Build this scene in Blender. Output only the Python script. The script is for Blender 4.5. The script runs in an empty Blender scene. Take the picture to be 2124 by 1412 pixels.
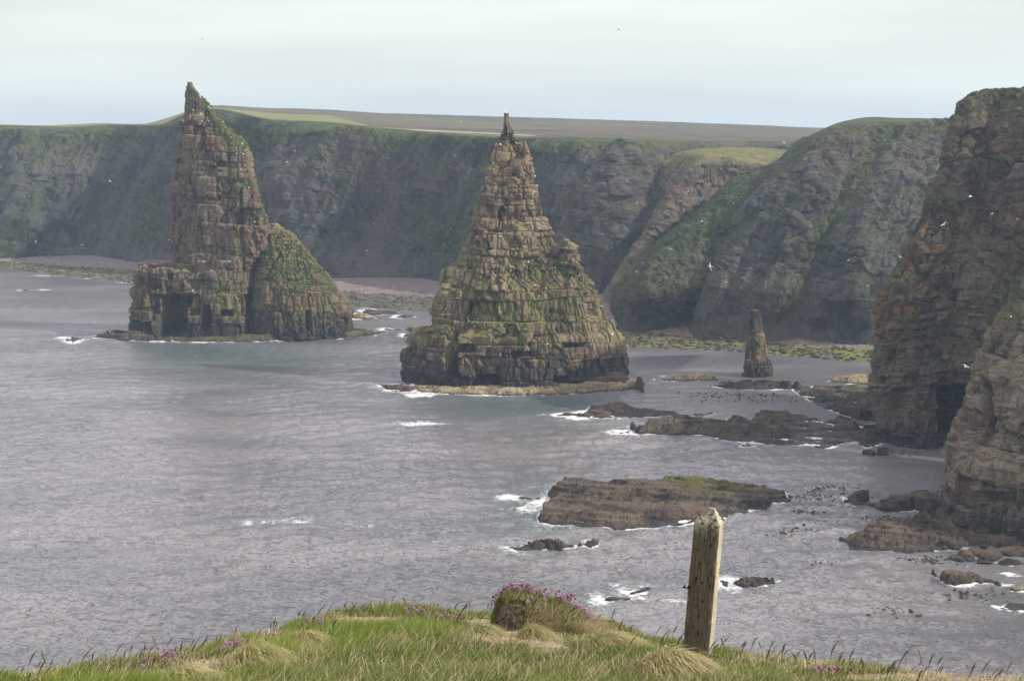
import bpy, math, random
import numpy as np
from mathutils import Vector

# ------------------------------------------------------------------ camera, sky, sun, exposure
scene = bpy.context.scene
COL = scene.collection
PW, PH = 2124.0, 1412.0
FPX = 2950.0
CAMZ = 62.0
HORIZON = 280.0
PITCH = math.atan((PH / 2 - HORIZON) / FPX)
cam_d = bpy.data.cameras.new('camera')
cam_d.sensor_width = 36.0
cam_d.lens = 36.0 * FPX / PW
cam_d.clip_start = 0.1
cam_d.clip_end = 20000
cam = bpy.data.objects.new('camera', cam_d)
cam.location = (0, 0, CAMZ)
cam.rotation_euler = (math.pi / 2 - PITCH, 0, 0)
COL.objects.link(cam)
scene.camera = cam

SUN_AZ = math.radians(105.0)     # clockwise from the view direction (+y)
SUN_EL = math.radians(36.0)
sun_dir = Vector((math.sin(SUN_AZ) * math.cos(SUN_EL), math.cos(SUN_AZ) * math.cos(SUN_EL), math.sin(SUN_EL)))

world = bpy.data.worlds.new('World')
scene.world = world
world.use_nodes = True
wt = world.node_tree
for n in list(wt.nodes):
    wt.nodes.remove(n)
w_out = wt.nodes.new('ShaderNodeOutputWorld')
w_bg = wt.nodes.new('ShaderNodeBackground')
w_sky = wt.nodes.new('ShaderNodeTexSky')
w_sky.sky_type = 'NISHITA'
w_sky.sun_disc = False
w_sky.sun_elevation = SUN_EL
w_sky.sun_rotation = SUN_AZ
w_sky.air_density = 1.0
w_sky.dust_density = 4.0
w_sky.ozone_density = 1.0
w_mix = wt.nodes.new('ShaderNodeMix'); w_mix.data_type = 'RGBA'
w_tc = wt.nodes.new('ShaderNodeTexCoord')
w_map = wt.nodes.new('ShaderNodeMapping'); w_map.inputs['Scale'].default_value = (1.0, 1.0, 5.0)
w_noise = wt.nodes.new('ShaderNodeTexNoise'); w_noise.inputs['Scale'].default_value = 1.6
w_noise.inputs['Detail'].default_value = 5
w_ramp = wt.nodes.new('ShaderNodeMapRange')
w_ramp.inputs[1].default_value = 0.3; w_ramp.inputs[2].default_value = 0.7
w_ramp.inputs[3].default_value = 0.82; w_ramp.inputs[4].default_value = 0.96
wt.links.new(w_tc.outputs['Generated'], w_map.inputs['Vector'])
wt.links.new(w_map.outputs[0], w_noise.inputs['Vector'])
wt.links.new(w_noise.outputs[0], w_ramp.inputs[0])
wt.links.new(w_ramp.outputs[0], w_mix.inputs[0])
wt.links.new(w_sky.outputs[0], w_mix.inputs[6])
# thin high cloud veil, pale green-grey low down and slightly warmer overhead
w_sep = wt.nodes.new('ShaderNodeSeparateXYZ'); wt.links.new(w_tc.outputs['Generated'], w_sep.inputs[0])
w_el = wt.nodes.new('ShaderNodeMapRange'); w_el.interpolation_type = 'SMOOTHSTEP'
w_el.inputs[1].default_value = 0.09; w_el.inputs[2].default_value = 0.28
wt.links.new(w_sep.outputs[2], w_el.inputs[0])
w_cl = wt.nodes.new('ShaderNodeMix'); w_cl.data_type = 'RGBA'
w_cl.inputs[6].default_value = (9.2, 9.8, 9.25, 1); w_cl.inputs[7].default_value = (15.2, 14.3, 14.8, 1)
wt.links.new(w_el.outputs[0], w_cl.inputs[0])
w_n2 = wt.nodes.new('ShaderNodeTexNoise'); w_n2.inputs['Scale'].default_value = 2.2; w_n2.inputs['Detail'].default_value = 6
w_m2 = wt.nodes.new('ShaderNodeMapping'); w_m2.inputs['Scale'].default_value = (1.0, 1.0, 9.0); w_m2.inputs['Rotation'].default_value = (0.0, 0.12, 0.0)
wt.links.new(w_tc.outputs['Generated'], w_m2.inputs['Vector']); wt.links.new(w_m2.outputs[0], w_n2.inputs['Vector'])
w_r2 = wt.nodes.new('ShaderNodeMapRange'); w_r2.inputs[1].default_value = 0.3; w_r2.inputs[2].default_value = 0.7
w_r2.inputs[3].default_value = 0.86; w_r2.inputs[4].default_value = 1.10
wt.links.new(w_n2.outputs[0], w_r2.inputs[0])
w_vm = wt.nodes.new('ShaderNodeVectorMath'); w_vm.operation = 'SCALE'
wt.links.new(w_cl.outputs[2], w_vm.inputs[0]); wt.links.new(w_r2.outputs[0], w_vm.inputs['Scale'])
wt.links.new(w_vm.outputs[0], w_mix.inputs[7])
wt.links.new(w_mix.outputs[2], w_bg.inputs[0])
w_bg.inputs[1].default_value = 0.1
wt.links.new(w_bg.outputs[0], w_out.inputs[0])

sun_d = bpy.data.lights.new('sun', 'SUN')
sun_d.energy = 5.0
sun_d.angle = math.radians(0.8)
sun_d.color = (1.0, 0.92, 0.78)
sun = bpy.data.objects.new('sun', sun_d)
sun.rotation_euler = sun_dir.to_track_quat('Z', 'Y').to_euler()
sun.location = (100, 0, 150)
COL.objects.link(sun)

vs = scene.view_settings
vs.view_transform = 'Standard'; vs.look = 'None'; vs.gamma = 1.0; vs.use_curve_mapping = False
vs.exposure = 0.03
scene.cycles.volume_step_rate = 1.0
scene.cycles.max_bounces = 6

# ------------------------------------------------------------------ maths helpers
rng = np.random.RandomState(7)
random.seed(7)
sp, cp = math.sin(PITCH), math.cos(PITCH)

def pix_dir(px, py):
    """direction through a photo pixel, scaled so that y = 1 (world forward)"""
    X = (np.asarray(px, float) - PW / 2) / FPX
    Y = -(np.asarray(py, float) - PH / 2) / FPX
    dy = cp + Y * sp
    dz = -sp + Y * cp
    return X / dy, dz / dy

def P(px, py, D):
    dx, dz = pix_dir(px, py)
    D = np.asarray(D, float)
    return np.stack(np.broadcast_arrays(dx * D, D * 1.0, CAMZ + dz * D), -1)

def S(px, py, z=0.0):
    dx, dz = pix_dir(px, py)
    D = (z - CAMZ) / dz
    return np.stack(np.broadcast_arrays(dx * D, D, z + 0 * D), -1)

def to_pix(p):
    x, y, z = p[..., 0], p[..., 1], p[..., 2] - CAMZ
    d = y * cp - z * sp
    u = y * sp + z * cp
    return PW / 2 + FPX * x / d, PH / 2 - FPX * u / d

def h3(ix, iy, iz, seed=0):
    a = (ix.astype(np.int64) * 374761393 + iy.astype(np.int64) * 668265263 + iz.astype(np.int64) * 2147483629 + seed * 974634777) & 0xffffffff
    a = ((a ^ (a >> 13)) * 1274126177) & 0xffffffff
    a = ((a ^ (a >> 16)) * 2246822519) & 0xffffffff
    a = a ^ (a >> 15)
    return (a & 0xffffff).astype(np.float64) / 16777215.0

def vnoise(p, scale=(1, 1, 1), seed=0):
    """value noise in -1..1"""
    if np.isscalar(scale):
        scale = (scale,) * 3
    q = p * np.array(scale) + 0.37 * seed
    i = np.floor(q)
    f = q - i
    f = f * f * (3 - 2 * f)
    i = i.astype(np.int64)
    r = 0
    for dx in (0, 1):
        wx = f[..., 0] if dx else 1 - f[..., 0]
        for dy in (0, 1):
            wy = f[..., 1] if dy else 1 - f[..., 1]
            for dz in (0, 1):
                wz = f[..., 2] if dz else 1 - f[..., 2]
                r = r + wx * wy * wz * h3(i[..., 0] + dx, i[..., 1] + dy, i[..., 2] + dz, seed)
    return r * 2 - 1

def fbm(p, scale, oct=4, seed=0, gain=0.5):
    s = np.array((scale,) * 3 if np.isscalar(scale) else scale, float)
    a, r, t = 1.0, 0, 0
    for k in range(oct):
        r = r + a * vnoise(p, tuple(s), seed + k * 11)
        t += a
        a *= gain
        s = s * 2.03
    return r / t

def sstep(a, b, x):
    t = np.clip((x - a) / (b - a), 0, 1)
    return t * t * (3 - 2 * t)

def blocks(p, T, W, seed=0, dip=(0.0, 0.0), ang=0.5, gw=0.25):
    """bedded, jointed rock: per block random value, per bed random value, joint groove"""
    warp = 0.35 * T * vnoise(p, 0.05, seed + 3)
    s = (p[..., 2] + dip[0] * p[..., 0] + dip[1] * p[..., 1] + warp) / T
    s = s + 0.38 * np.sin(s * 1.9 + seed) + 0.22 * np.sin(s * 4.7 + 2 * seed)
    bed = np.floor(s)
    f = s - bed
    hb = h3(bed, bed * 0 + 5, bed * 0, seed)
    w = W * (0.55 + 1.0 * h3(bed, bed * 0 + 9, bed * 0, seed + 1))
    ca, sa = math.cos(ang), math.sin(ang)
    jw = 0.25 * vnoise(p, 0.35, seed + 5)
    a = (p[..., 0] * ca + p[..., 1] * sa) / w + hb * 13.7 + jw
    b = (-p[..., 0] * sa + p[..., 1] * ca) / (w * 1.2) + hb * 7.3 + jw
    a = a + 0.3 * np.sin(a * 2.3)
    b = b + 0.3 * np.sin(b * 2.1)
    ia, ib = np.floor(a), np.floor(b)
    fa, fb = a - ia, b - ib
    r = h3(bed, ia, ib, seed + 2)
    e = np.minimum(np.minimum(f, 1 - f) * T, np.minimum(np.minimum(fa, 1 - fa), np.minimum(fb, 1 - fb)) * w)
    eh = np.minimum(f, 1 - f) * T; ev = np.minimum(np.minimum(fa, 1 - fa), np.minimum(fb, 1 - fb)) * w
    g = np.maximum(0.6 * (1 - sstep(0.0, gw, eh)), 1.15 * (1 - sstep(0.0, gw, ev)))
    return r - 0.5, hb - 0.5, g, f

def interp_rows(z, pts):
    """pts: list of (z, value) any order"""
    a = np.array(sorted(pts))
    return np.interp(z, a[:, 0], a[:, 1])

def grid_normals(Pg, closed=False, flip=False):
    if closed:
        du = np.roll(Pg, -1, 1) - np.roll(Pg, 1, 1)
    else:
        du = np.gradient(Pg, axis=1)
    dv = np.gradient(Pg, axis=0)
    n = np.cross(du, dv)
    if flip:
        n = -n
    return n / (np.linalg.norm(n, axis=-1, keepdims=True) + 1e-9)

# ------------------------------------------------------------------ mesh helpers
def raw_mesh(name, verts, faces, attrs=None, smooth=False):
    """faces: int array (n,k) all the same k"""
    me = bpy.data.meshes.new(name)
    verts = np.asarray(verts, np.float32).reshape(-1, 3)
    faces = np.asarray(faces, np.int32)
    n, k = faces.shape
    me.vertices.add(len(verts)); me.vertices.foreach_set('co', verts.ravel())
    me.loops.add(n * k); me.loops.foreach_set('vertex_index', faces.ravel())
    me.polygons.add(n)
    me.polygons.foreach_set('loop_start', np.arange(0, n * k, k, dtype=np.int32))
    me.polygons.foreach_set('use_smooth', np.full(n, smooth))
    me.update(calc_edges=True)
    for an, av in (attrs or {}).items():
        at = me.attributes.new(an, 'FLOAT', 'POINT')
        at.data.foreach_set('value', np.asarray(av, np.float32).ravel())
    return me

def grid_faces(R, Cn, closed=False, flip=False):
    i = np.arange(R - 1)[:, None]
    j = np.arange(Cn if closed else Cn - 1)[None, :]
    a = i * Cn + j
    b = i * Cn + (j + 1) % Cn
    c = (i + 1) * Cn + (j + 1) % Cn
    d = (i + 1) * Cn + j
    f = np.stack([a, b, c, d], -1).reshape(-1, 4)
    return f[:, ::-1] if flip else f

def obj(name, me, mat, parent=None, loc=None):
    o = bpy.data.objects.new(name, me)
    if mat is not None and me is not None and not me.materials:
        me.materials.append(mat)
    COL.objects.link(o)
    if parent is not None:
        o.parent = parent
    if loc is not None:
        o.location = loc
    return o

def empty(name, loc=(0, 0, 0)):
    o = bpy.data.objects.new(name, None)
    o.empty_display_size = 0.2
    o.location = loc
    COL.objects.link(o)
    return o

def tag(o, label=None, cat=None, group=None, kind=None):
    if label: o['label'] = label
    if cat: o['category'] = cat
    if group: o['group'] = group
    if kind: o['kind'] = kind
    return o

# ------------------------------------------------------------------ node helper
class NT:
    def __init__(self, name):
        self.m = bpy.data.materials.new(name)
        self.m.use_nodes = True
        self.t = self.m.node_tree
        self.b = self.t.nodes['Principled BSDF']
        self.b.inputs['Roughness'].default_value = 0.9
        self.b.inputs['Specular IOR Level'].default_value = 0.2
        self.geo = self.t.nodes.new('ShaderNodeNewGeometry')
        self.pos = self.geo.outputs['Position']
    def link(self, a, b):
        self.t.links.new(a, b)
    def setin(self, inp, v):
        if isinstance(v, bpy.types.NodeSocket):
            self.link(v, inp)
        elif isinstance(v, (tuple, list)) and len(v) == 3 and inp.type == 'RGBA':
            inp.default_value = (*v, 1)
        else:
            inp.default_value = v
    def noise(self, scale=(1, 1, 1), detail=4, rough=0.55, dist=0.0, vec=None):
        mp = self.t.nodes.new('ShaderNodeMapping')
        mp.inputs['Scale'].default_value = scale if not np.isscalar(scale) else (scale,) * 3
        self.link(vec or self.pos, mp.inputs['Vector'])
        n = self.t.nodes.new('ShaderNodeTexNoise')
        n.inputs['Scale'].default_value = 1.0
        n.inputs['Detail'].default_value = detail
        n.inputs['Roughness'].default_value = rough
        n.inputs['Distortion'].default_value = dist
        self.link(mp.outputs[0], n.inputs['Vector'])
        return n.outputs[0]
    def vor(self, scale=(1, 1, 1), feature='F1', vec=None):
        mp = self.t.nodes.new('ShaderNodeMapping')
        mp.inputs['Scale'].default_value = scale if not np.isscalar(scale) else (scale,) * 3
        self.link(vec or self.pos, mp.inputs['Vector'])
        n = self.t.nodes.new('ShaderNodeTexVoronoi')
        n.feature = feature
        n.inputs['Scale'].default_value = 1.0
        self.link(mp.outputs[0], n.inputs['Vector'])
        return n
    def mr(self, v, a, b, c=0.0, d=1.0):
        n = self.t.nodes.new('ShaderNodeMapRange')
        n.interpolation_type = 'SMOOTHSTEP'
        self.setin(n.inputs[0], v)
        for k, q in zip((1, 2, 3, 4), (a, b, c, d)):
            n.inputs[k].default_value = q
        return n.outputs[0]
    def math(self, op, a, b=0.0):
        n = self.t.nodes.new('ShaderNodeMath'); n.operation = op
        self.setin(n.inputs[0], a); self.setin(n.inputs[1], b)
        return n.outputs[0]
    def mul(self, a, b): return self.math('MULTIPLY', a, b)
    def add(self, a, b): return self.math('ADD', a, b)
    def mix(self, f, a, b, mode='MIX'):
        n = self.t.nodes.new('ShaderNodeMix'); n.data_type = 'RGBA'; n.blend_type = mode
        self.setin(n.inputs[0], f); self.setin(n.inputs[6], a); self.setin(n.inputs[7], b)
        return n.outputs[2]
    def attr(self, name):
        n = self.t.nodes.new('ShaderNodeAttribute'); n.attribute_name = name
        return n.outputs['Fac']
    def sep(self, v):
        n = self.t.nodes.new('ShaderNodeSeparateXYZ'); self.link(v, n.inputs[0])
        return n.outputs
    def bump(self, h, strength=0.5, dist=0.3, prev=None):
        n = self.t.nodes.new('ShaderNodeBump')
        n.inputs['Strength'].default_value = strength
        n.inputs['Distance'].default_value = dist
        self.link(h, n.inputs['Height'])
        if prev is not None:
            self.link(prev, n.inputs['Normal'])
        self.link(n.outputs[0], self.b.inputs['Normal'])
        return n.outputs[0]
    def out(self, col, rough=None):
        self.setin(self.b.inputs['Base Color'], col)
        if rough is not None:
            self.setin(self.b.inputs['Roughness'], rough)
        return self.m

def rock_mat(name, dark, light, red=(0.17, 0.085, 0.065), red_amt=0.5, ochre=(0.22, 0.19, 0.07), ochre_amt=0.35,
             algae_z=(4, 22), algae_amt=0.5, wet_z=3.0, wet_h=5.0, grass_col=((0.05, 0.075, 0.02), (0.13, 0.14, 0.05)),
             orange_amt=0.0, s=1.0, white_amt=0.0, wet_col=(0.018, 0.018, 0.018), grass_noise=1.0):
    m = NT(name)
    z = m.sep(m.pos)[2]
    tint = m.attr('tint')
    n1 = m.noise((0.55 * s, 0.55 * s, 0.55 * s), 6, 0.65)
    n2 = m.noise((1.4 * s, 1.4 * s, 0.22 * s), 5, 0.6)      # run-off streaks
    f = m.add(m.mul(tint, 0.45), m.add(m.mul(n1, 0.5), m.mul(n2, 0.45)))
    bigv = m.noise((0.09 * s, 0.09 * s, 0.05 * s), 4, 0.6)
    f = m.add(f, m.mul(m.math('SUBTRACT', bigv, 0.5), 0.9))
    col = m.mix(m.mr(f, 0.42, 0.92), dark, light)
    strata = m.noise((0.02 * s, 0.02 * s, 0.33 * s), 3, 0.6, 0.4)
    big = m.noise(0.045 * s, 3, 0.55)
    redf = m.mul(m.mr(m.add(m.mul(strata, 0.5), m.mul(big, 0.5)), 0.44, 0.60), red_amt)
    col = m.mix(redf, col, m.mix(n1, tuple(c * 0.6 for c in red), tuple(c * 1.25 for c in red)))
    o1 = m.noise(0.16 * s, 5, 0.7)
    col = m.mix(m.mul(m.mr(m.add(m.mul(o1, 0.7), m.mul(n2, 0.3)), 0.47, 0.60), ochre_amt), col, ochre)
    if orange_amt > 0:
        o2 = m.noise(0.21 * s, 5, 0.75)
        oz = m.mul(m.attr('orange'), orange_amt)
        col = m.mix(m.mul(m.mr(o2, 0.49, 0.58), oz), col, (0.30, 0.13, 0.02))
    az = m.mul(m.mr(z, algae_z[0] - 2, algae_z[0] + 3), m.mr(z, algae_z[1] + 6, algae_z[1] - 4))
    a1 = m.noise((0.35 * s, 0.35 * s, 0.12 * s), 5, 0.65)
    col = m.mix(m.mul(m.mul(m.mr(a1, 0.42, 0.60), az), algae_amt), col, (0.12, 0.135, 0.04))
    wz = m.add(z, m.mul(m.math('SUBTRACT', n2, 0.5), wet_h * 2.2))
    wet = m.mr(wz, wet_z + wet_h * 0.5, wet_z - wet_h * 0.3)
    col = m.mix(m.mul(wet, 0.9), col, m.mix(n1, wet_col, tuple(c * 3.2 for c in wet_col)))
    # grass
    g = m.attr('grass')
    g1 = m.noise(0.9 * grass_noise, 5, 0.7)
    g2 = m.noise(0.12, 3, 0.6)
    gcol = m.mix(m.mr(m.add(m.mul(g1, 0.6), m.mul(g2, 0.4)), 0.38, 0.62), grass_col[0], grass_col[1])
    gm = m.mr(m.add(g, m.mul(m.math('SUBTRACT', g1, 0.5), 0.9)), 0.38, 0.58)
    col = m.mix(gm, col, gcol)
    gu = m.attr('guano')
    u1 = m.noise((1.8, 1.8, 0.5), 5, 0.7)
    um = m.mr(m.add(m.mul(gu, 0.55), m.mul(u1, 0.6)), 0.62, 0.80)
    col = m.mix(um, col, (0.52, 0.50, 0.47))
    fine = m.noise(2.6 * s, 6, 0.72)
    cr = m.vor((0.9 * s, 0.9 * s, 1.7 * s), 'DISTANCE_TO_EDGE', None).outputs['Distance']
    hgt = m.add(fine, m.mul(m.mr(cr, 0.0, 0.08), 0.7))
    m.bump(hgt, 0.8, 0.38 / s)
    rough = m.mr(wet, 0.0, 1.0, 0.92, 0.55)
    return m.out(col, rough)

M = {}
M['mid'] = rock_mat('stack_rock', (0.034, 0.029, 0.023), (0.27, 0.205, 0.145), red_amt=0.3, ochre=(0.21, 0.19, 0.075), ochre_amt=0.6,
                    algae_z=(9, 34), algae_amt=0.8, wet_z=6.5, wet_h=9.0)
M['left'] = rock_mat('stack_rock_dark', (0.028, 0.025, 0.021), (0.19, 0.15, 0.11), red=(0.15, 0.075, 0.058), red_amt=0.6, ochre=(0.19, 0.175, 0.07), ochre_amt=0.5,
                     algae_z=(3, 18), algae_amt=0.6, wet_z=5.5, wet_h=9.0)
M['cliff'] = rock_mat('cliff_rock', (0.024, 0.027, 0.029), (0.098, 0.102, 0.098), red=(0.12, 0.070, 0.060), red_amt=0.42, ochre=(0.085, 0.095, 0.05), ochre_amt=0.7,
                      algae_z=(-10, -5), algae_amt=0.0, wet_z=1.0, wet_h=4.0, s=0.6, grass_noise=0.5,
                      grass_col=((0.034, 0.048, 0.022), (0.088, 0.098, 0.044)))
M['near'] = rock_mat('headland_rock', (0.028, 0.025, 0.023), (0.15, 0.13, 0.105), red=(0.14, 0.07, 0.058), red_amt=0.45, ochre=(0.11, 0.115, 0.05), ochre_amt=0.5,
                     algae_z=(-10, -5), algae_amt=0.0, wet_z=3.5, wet_h=6.0, orange_amt=0.42, s=1.0,
                     grass_col=((0.028, 0.045, 0.014), (0.075, 0.09, 0.03)))
M['small'] = rock_mat('small_stack_rock', (0.035, 0.030, 0.023), (0.21, 0.17, 0.11), red_amt=0.15, ochre=(0.24, 0.205, 0.085), ochre_amt=0.7,
                    algae_z=(-10, -5), algae_amt=0.0, wet_z=4.0, wet_h=6.0)
M['ledge'] = rock_mat('shore_rock', (0.016, 0.014, 0.014), (0.105, 0.083, 0.068), red_amt=0.1, ochre=(0.15, 0.125, 0.075), ochre_amt=0.4,
                      algae_z=(-10, -5), algae_amt=0.0, wet_z=0.35, wet_h=0.7, s=1.6,
                      grass_col=((0.045, 0.047, 0.016), (0.12, 0.12, 0.035)))
M['nearest'] = rock_mat('nearest_cliff_rock', (0.034, 0.030, 0.025), (0.22, 0.19, 0.14), red=(0.17, 0.09, 0.075), red_amt=0.4, ochre=(0.15, 0.15, 0.075), ochre_amt=0.6,
                        algae_z=(-10, -5), algae_amt=0.0, wet_z=4.0, wet_h=6.0, s=1.1, grass_col=((0.04, 0.055, 0.02), (0.11, 0.12, 0.05)))
M['pale_ledge'] = rock_mat('pale_shore_rock', (0.11, 0.09, 0.065), (0.40, 0.33, 0.22), red_amt=0.1, ochre=(0.32, 0.27, 0.11), ochre_amt=0.6,
                           algae_z=(-10, -5), algae_amt=0.0, wet_z=0.3, wet_h=0.5, s=1.6,
                           grass_col=((0.10, 0.10, 0.02), (0.2, 0.2, 0.05)))

# ------------------------------------------------------------------ rock builders
def prof(list_px, D, x_index=0):
    """list of (px,py) silhouette points at depth D -> list of (z, x)"""
    out = []
    for px, py in list_px:
        q = P(px, py, D)
        out.append((float(q[2]), float(q[0])))
    out.sort()
    # make z strictly increasing
    r = [out[0]]
    for z, x in out[1:]:
        r.append((max(z, r[-1][0] + 0.05), x))
    return r

def rock_body(D, left, right, front, back, res=0.27, n=3.0, T=(4.2, 1.25), W=(5.5, 1.9), dip=(0.06, 0.0), seed=1,
              amp=(1.3, 0.55), low=1.6, step=0.5, caves=(), ang=0.6, zmin=-2.5, groove=0.55, top_taper=6.0, ybase=None, grassfn=None, guanofn=None, skew=0.0):
    """closed rock tower; left/right are silhouettes, front/back = list of (z, distance from the axis depth D)"""
    L, R = prof(left, D), prof(right, D)
    ztop = max(L[-1][0], R[-1][0])
    zz = np.linspace(zmin, ztop, 2000)
    l, r = interp_rows(zz, L), interp_rows(zz, R)
    fr, bk = interp_rows(zz, front), interp_rows(zz, back)
    slope = np.abs(np.gradient(l, zz)) + np.abs(np.gradient(r, zz)) + np.abs(np.gradient(fr, zz))
    w = np.cumsum(np.sqrt(1 + (0.8 * slope) ** 2)) * (zz[1] - zz[0])
    Rn = int(w[-1] / res)
    zr = np.interp(np.linspace(w[0], w[-1], Rn), w, zz)
    per = 2.6 * (np.max(r - l) + np.max(fr + bk)) / 1.3
    Cn = int(per / res)
    th = np.linspace(0, 2 * np.pi, Cn, endpoint=False)
    # more even spacing round the outline
    c, s_ = np.cos(th), np.sin(th)
    e = 2.0 / n
    cx_ = np.sign(c) * np.abs(c) ** e
    sy_ = np.sign(s_) * np.abs(s_) ** e
    ac = np.concatenate([[0], np.cumsum(np.hypot(np.diff(np.r_[cx_, cx_[0]]), np.diff(np.r_[sy_, sy_[0]])))])
    th = np.interp(np.linspace(0, ac[-1], Cn, endpoint=False), ac, np.r_[th, 2 * np.pi])
    c, s_ = np.cos(th), np.sin(th)
    cx_ = np.sign(c) * np.abs(c) ** e
    sy_ = np.sign(s_) * np.abs(s_) ** e
    def surf(z, bx):
        l, r = interp_rows(z, L), interp_rows(z, R)
        fr, bk = interp_rows(z, front), interp_rows(z, back)
        x = (l + r) / 2 + (r - l) / 2 * bx[0]
        y = D + np.where(bx[1] < 0, bx[1] * fr, bx[1] * bk) + skew * (x - (l + r) / 2)
        return x, y
    Z = np.repeat(zr[:, None], Cn, 1)
    B = (np.repeat(cx_[None], Rn, 0), np.repeat(sy_[None], Rn, 0))
    x0, y0 = surf(Z, B)
    base = np.stack([x0, y0, Z], -1)
    nrm = grid_normals(base, True)
    # terraces: evaluate the profile at the middle of each bed
    zq = Z.copy()
    for k, (t, kk) in enumerate(((T[0], step), (T[1], step * 0.8))):
        warp = 0.35 * t * vnoise(base, 0.05, seed + 3 + 10 * k)
        s = (Z + dip[0] * x0 + dip[1] * y0 + warp) / t
        s = s + 0.38 * np.sin(s * 1.9 + seed + 10 * k) + 0.22 * np.sin(s * 4.7 + 2 * (seed + 10 * k))
        f = s - np.floor(s)
        zq = zq - (f - 0.5) * t * kk
    zq = np.clip(zq, zmin, ztop - 0.05)
    x1, y1 = surf(zq, B)
    Pg = np.stack([x1, y1, Z], -1)
    r1, hb1, g1, f1 = blocks(base, T[0], W[0], seed, dip, ang, 0.5)
    r2, hb2, g2, f2 = blocks(base, T[1], W[1], seed + 10, dip, ang + 0.2, 0.3)
    wid = np.minimum(1.0, (ztop - Z) / top_taper)[..., None] * 0.9 + 0.1
    md = np.clip(0.6 + 1.0 * vnoise(base, (0.07, 0.07, 0.05), seed + 50), 0.12, 1.4)
    d = amp[0] * (r1 * 1.35 + hb1 * 0.3) * np.clip(md + 0.3, 0, 1.2) + amp[1] * (r2 * 1.5 + hb2 * 0.4) * md - groove * (g1 * 1.1 + g2 * 0.8)
    d = d + low * fbm(base, (0.11, 0.11, 0.018), 3, seed + 20) + 0.25 * fbm(base, 0.8, 3, seed + 30)
    for (cpx, cpy, wx, wy, depth) in caves:
        X, Y = to_pix(base)
        q = np.maximum(np.abs(X - cpx) / wx + 0.18 * vnoise(base, 0.3, 8), np.abs(Y - cpy) / wy + 0.15 * vnoise(base, 0.35, 9))
        m = (1 - sstep(0.75, 1.05, q)) * (nrm[..., 1] < 0.1)
        d = d - depth * m
    side = wid[..., 0]
    Pg = Pg + nrm * (d * side)[..., None]
    fn = grid_normals(Pg, True)
    X, Y = to_pix(base)
    slopeup = np.clip(nrm[..., 2] * 0.6 + fn[..., 2] * 0.4, -1, 1)
    grass = np.zeros_like(d)
    if grassfn is not None:
        grass = grassfn(X, Y, base, slopeup, fn)
    guano = np.zeros_like(d)
    if guanofn is not None:
        guano = guanofn(X, Y, base, slopeup, fn)
    tint = np.clip(0.5 + 0.55 * r1 + 0.55 * r2 + 0.25 * hb1, 0, 1)
    # cap
    verts = np.concatenate([Pg.reshape(-1, 3), Pg[-1].mean(0, keepdims=True)])
    faces = grid_faces(Rn, Cn, True)
    j = np.arange(Cn)
    top = (Rn - 1) * Cn
    capf = np.stack([top + j, top + (j + 1) % Cn, np.full(Cn, Rn * Cn), np.full(Cn, Rn * Cn)], -1)
    at = {}
    for k_, v_ in (('tint', tint), ('grass', grass), ('guano', guano)):
        at[k_] = np.r_[v_.ravel(), v_[-1].mean()]
    return verts, faces, capf[:, :3], at, Pg, fn

def tri_mesh(name, verts, faces, capf, at, smooth=False):
    f = np.concatenate([faces[:, [0, 1, 2]], faces[:, [0, 2, 3]], capf])
    return raw_mesh(name, verts, f, at, smooth)

ANCHORS = {'mid': [], 'left': [], 'near': [], 'cliff': [], 'nearest': []}
def collect(key, Pg, fn, k, upmin=0.45, seedv=0):
    """places where birds can sit: small ledges that face the camera"""
    r = np.random.RandomState(seedv + 5)
    ok = (fn[..., 2] > upmin) & (Pg[..., 2] > 9) & ((Pg[..., 2] < 46) | (key in ('mid', 'left'))) & (Pg[..., 1] < np.median(Pg[..., 1]) + 40)
    idx = np.argwhere(ok)
    if len(idx):
        for i in r.choice(len(idx), min(k, len(idx)), replace=False):
            a, b = idx[i]
            ANCHORS[key].append(Pg[a, b].copy())

# ---- middle stack -------------------------------------------------
def z2(x, y): return (760 + x / 2.206, 220 + y / 2.206)
D2 = 360.0
midL = [z2(*q) for q in [(628, 33), (623, 95), (607, 130), (598, 200), (580, 225), (578, 265), (552, 290), (541, 340), (524, 380), (502, 450), (491, 510), (479, 580), (462, 650), (442, 690), (428, 735), (348, 752), (340, 850), (318, 880), (302, 930), (296, 995), (226, 1008), (204, 1040), (194, 1100), (168, 1130), (159, 1200), (162, 1260), (150, 1330)]]
midR = [z2(*q) for q in [(652, 33), (667, 100), (685, 150), (714, 190), (733, 230), (740, 265), (770, 320), (778, 390), (794, 420), (805, 470), (817, 540), (834, 600), (850, 640), (875, 700), (960, 740), (990, 755), (1008, 790), (1043, 810), (1050, 860), (1080, 890), (1100, 940), (1130, 990), (1140, 1020), (1165, 1040), (1185, 1070), (1192, 1130), (1194, 1180), (1205, 1230), (1215, 1330)]]
def zpix(py, D): return float(P(1062, py, D)[2])
mf = [(-3, 18.5), (zpix(790, D2), 17.5), (zpix(690, D2), 16.0), (zpix(682, D2), 13.5), (zpix(590, D2), 10.5), (zpix(570, D2), 8.0), (zpix(480, D2), 6.0), (zpix(380, D2), 4.0), (zpix(290, D2), 1.6), (zpix(236, D2), 0.8)]
mb = [(-3, 16), (zpix(690, D2), 14), (zpix(570, D2), 9), (zpix(480, D2), 6), (zpix(290, D2), 1.6), (zpix(236, D2), 0.8)]
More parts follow.
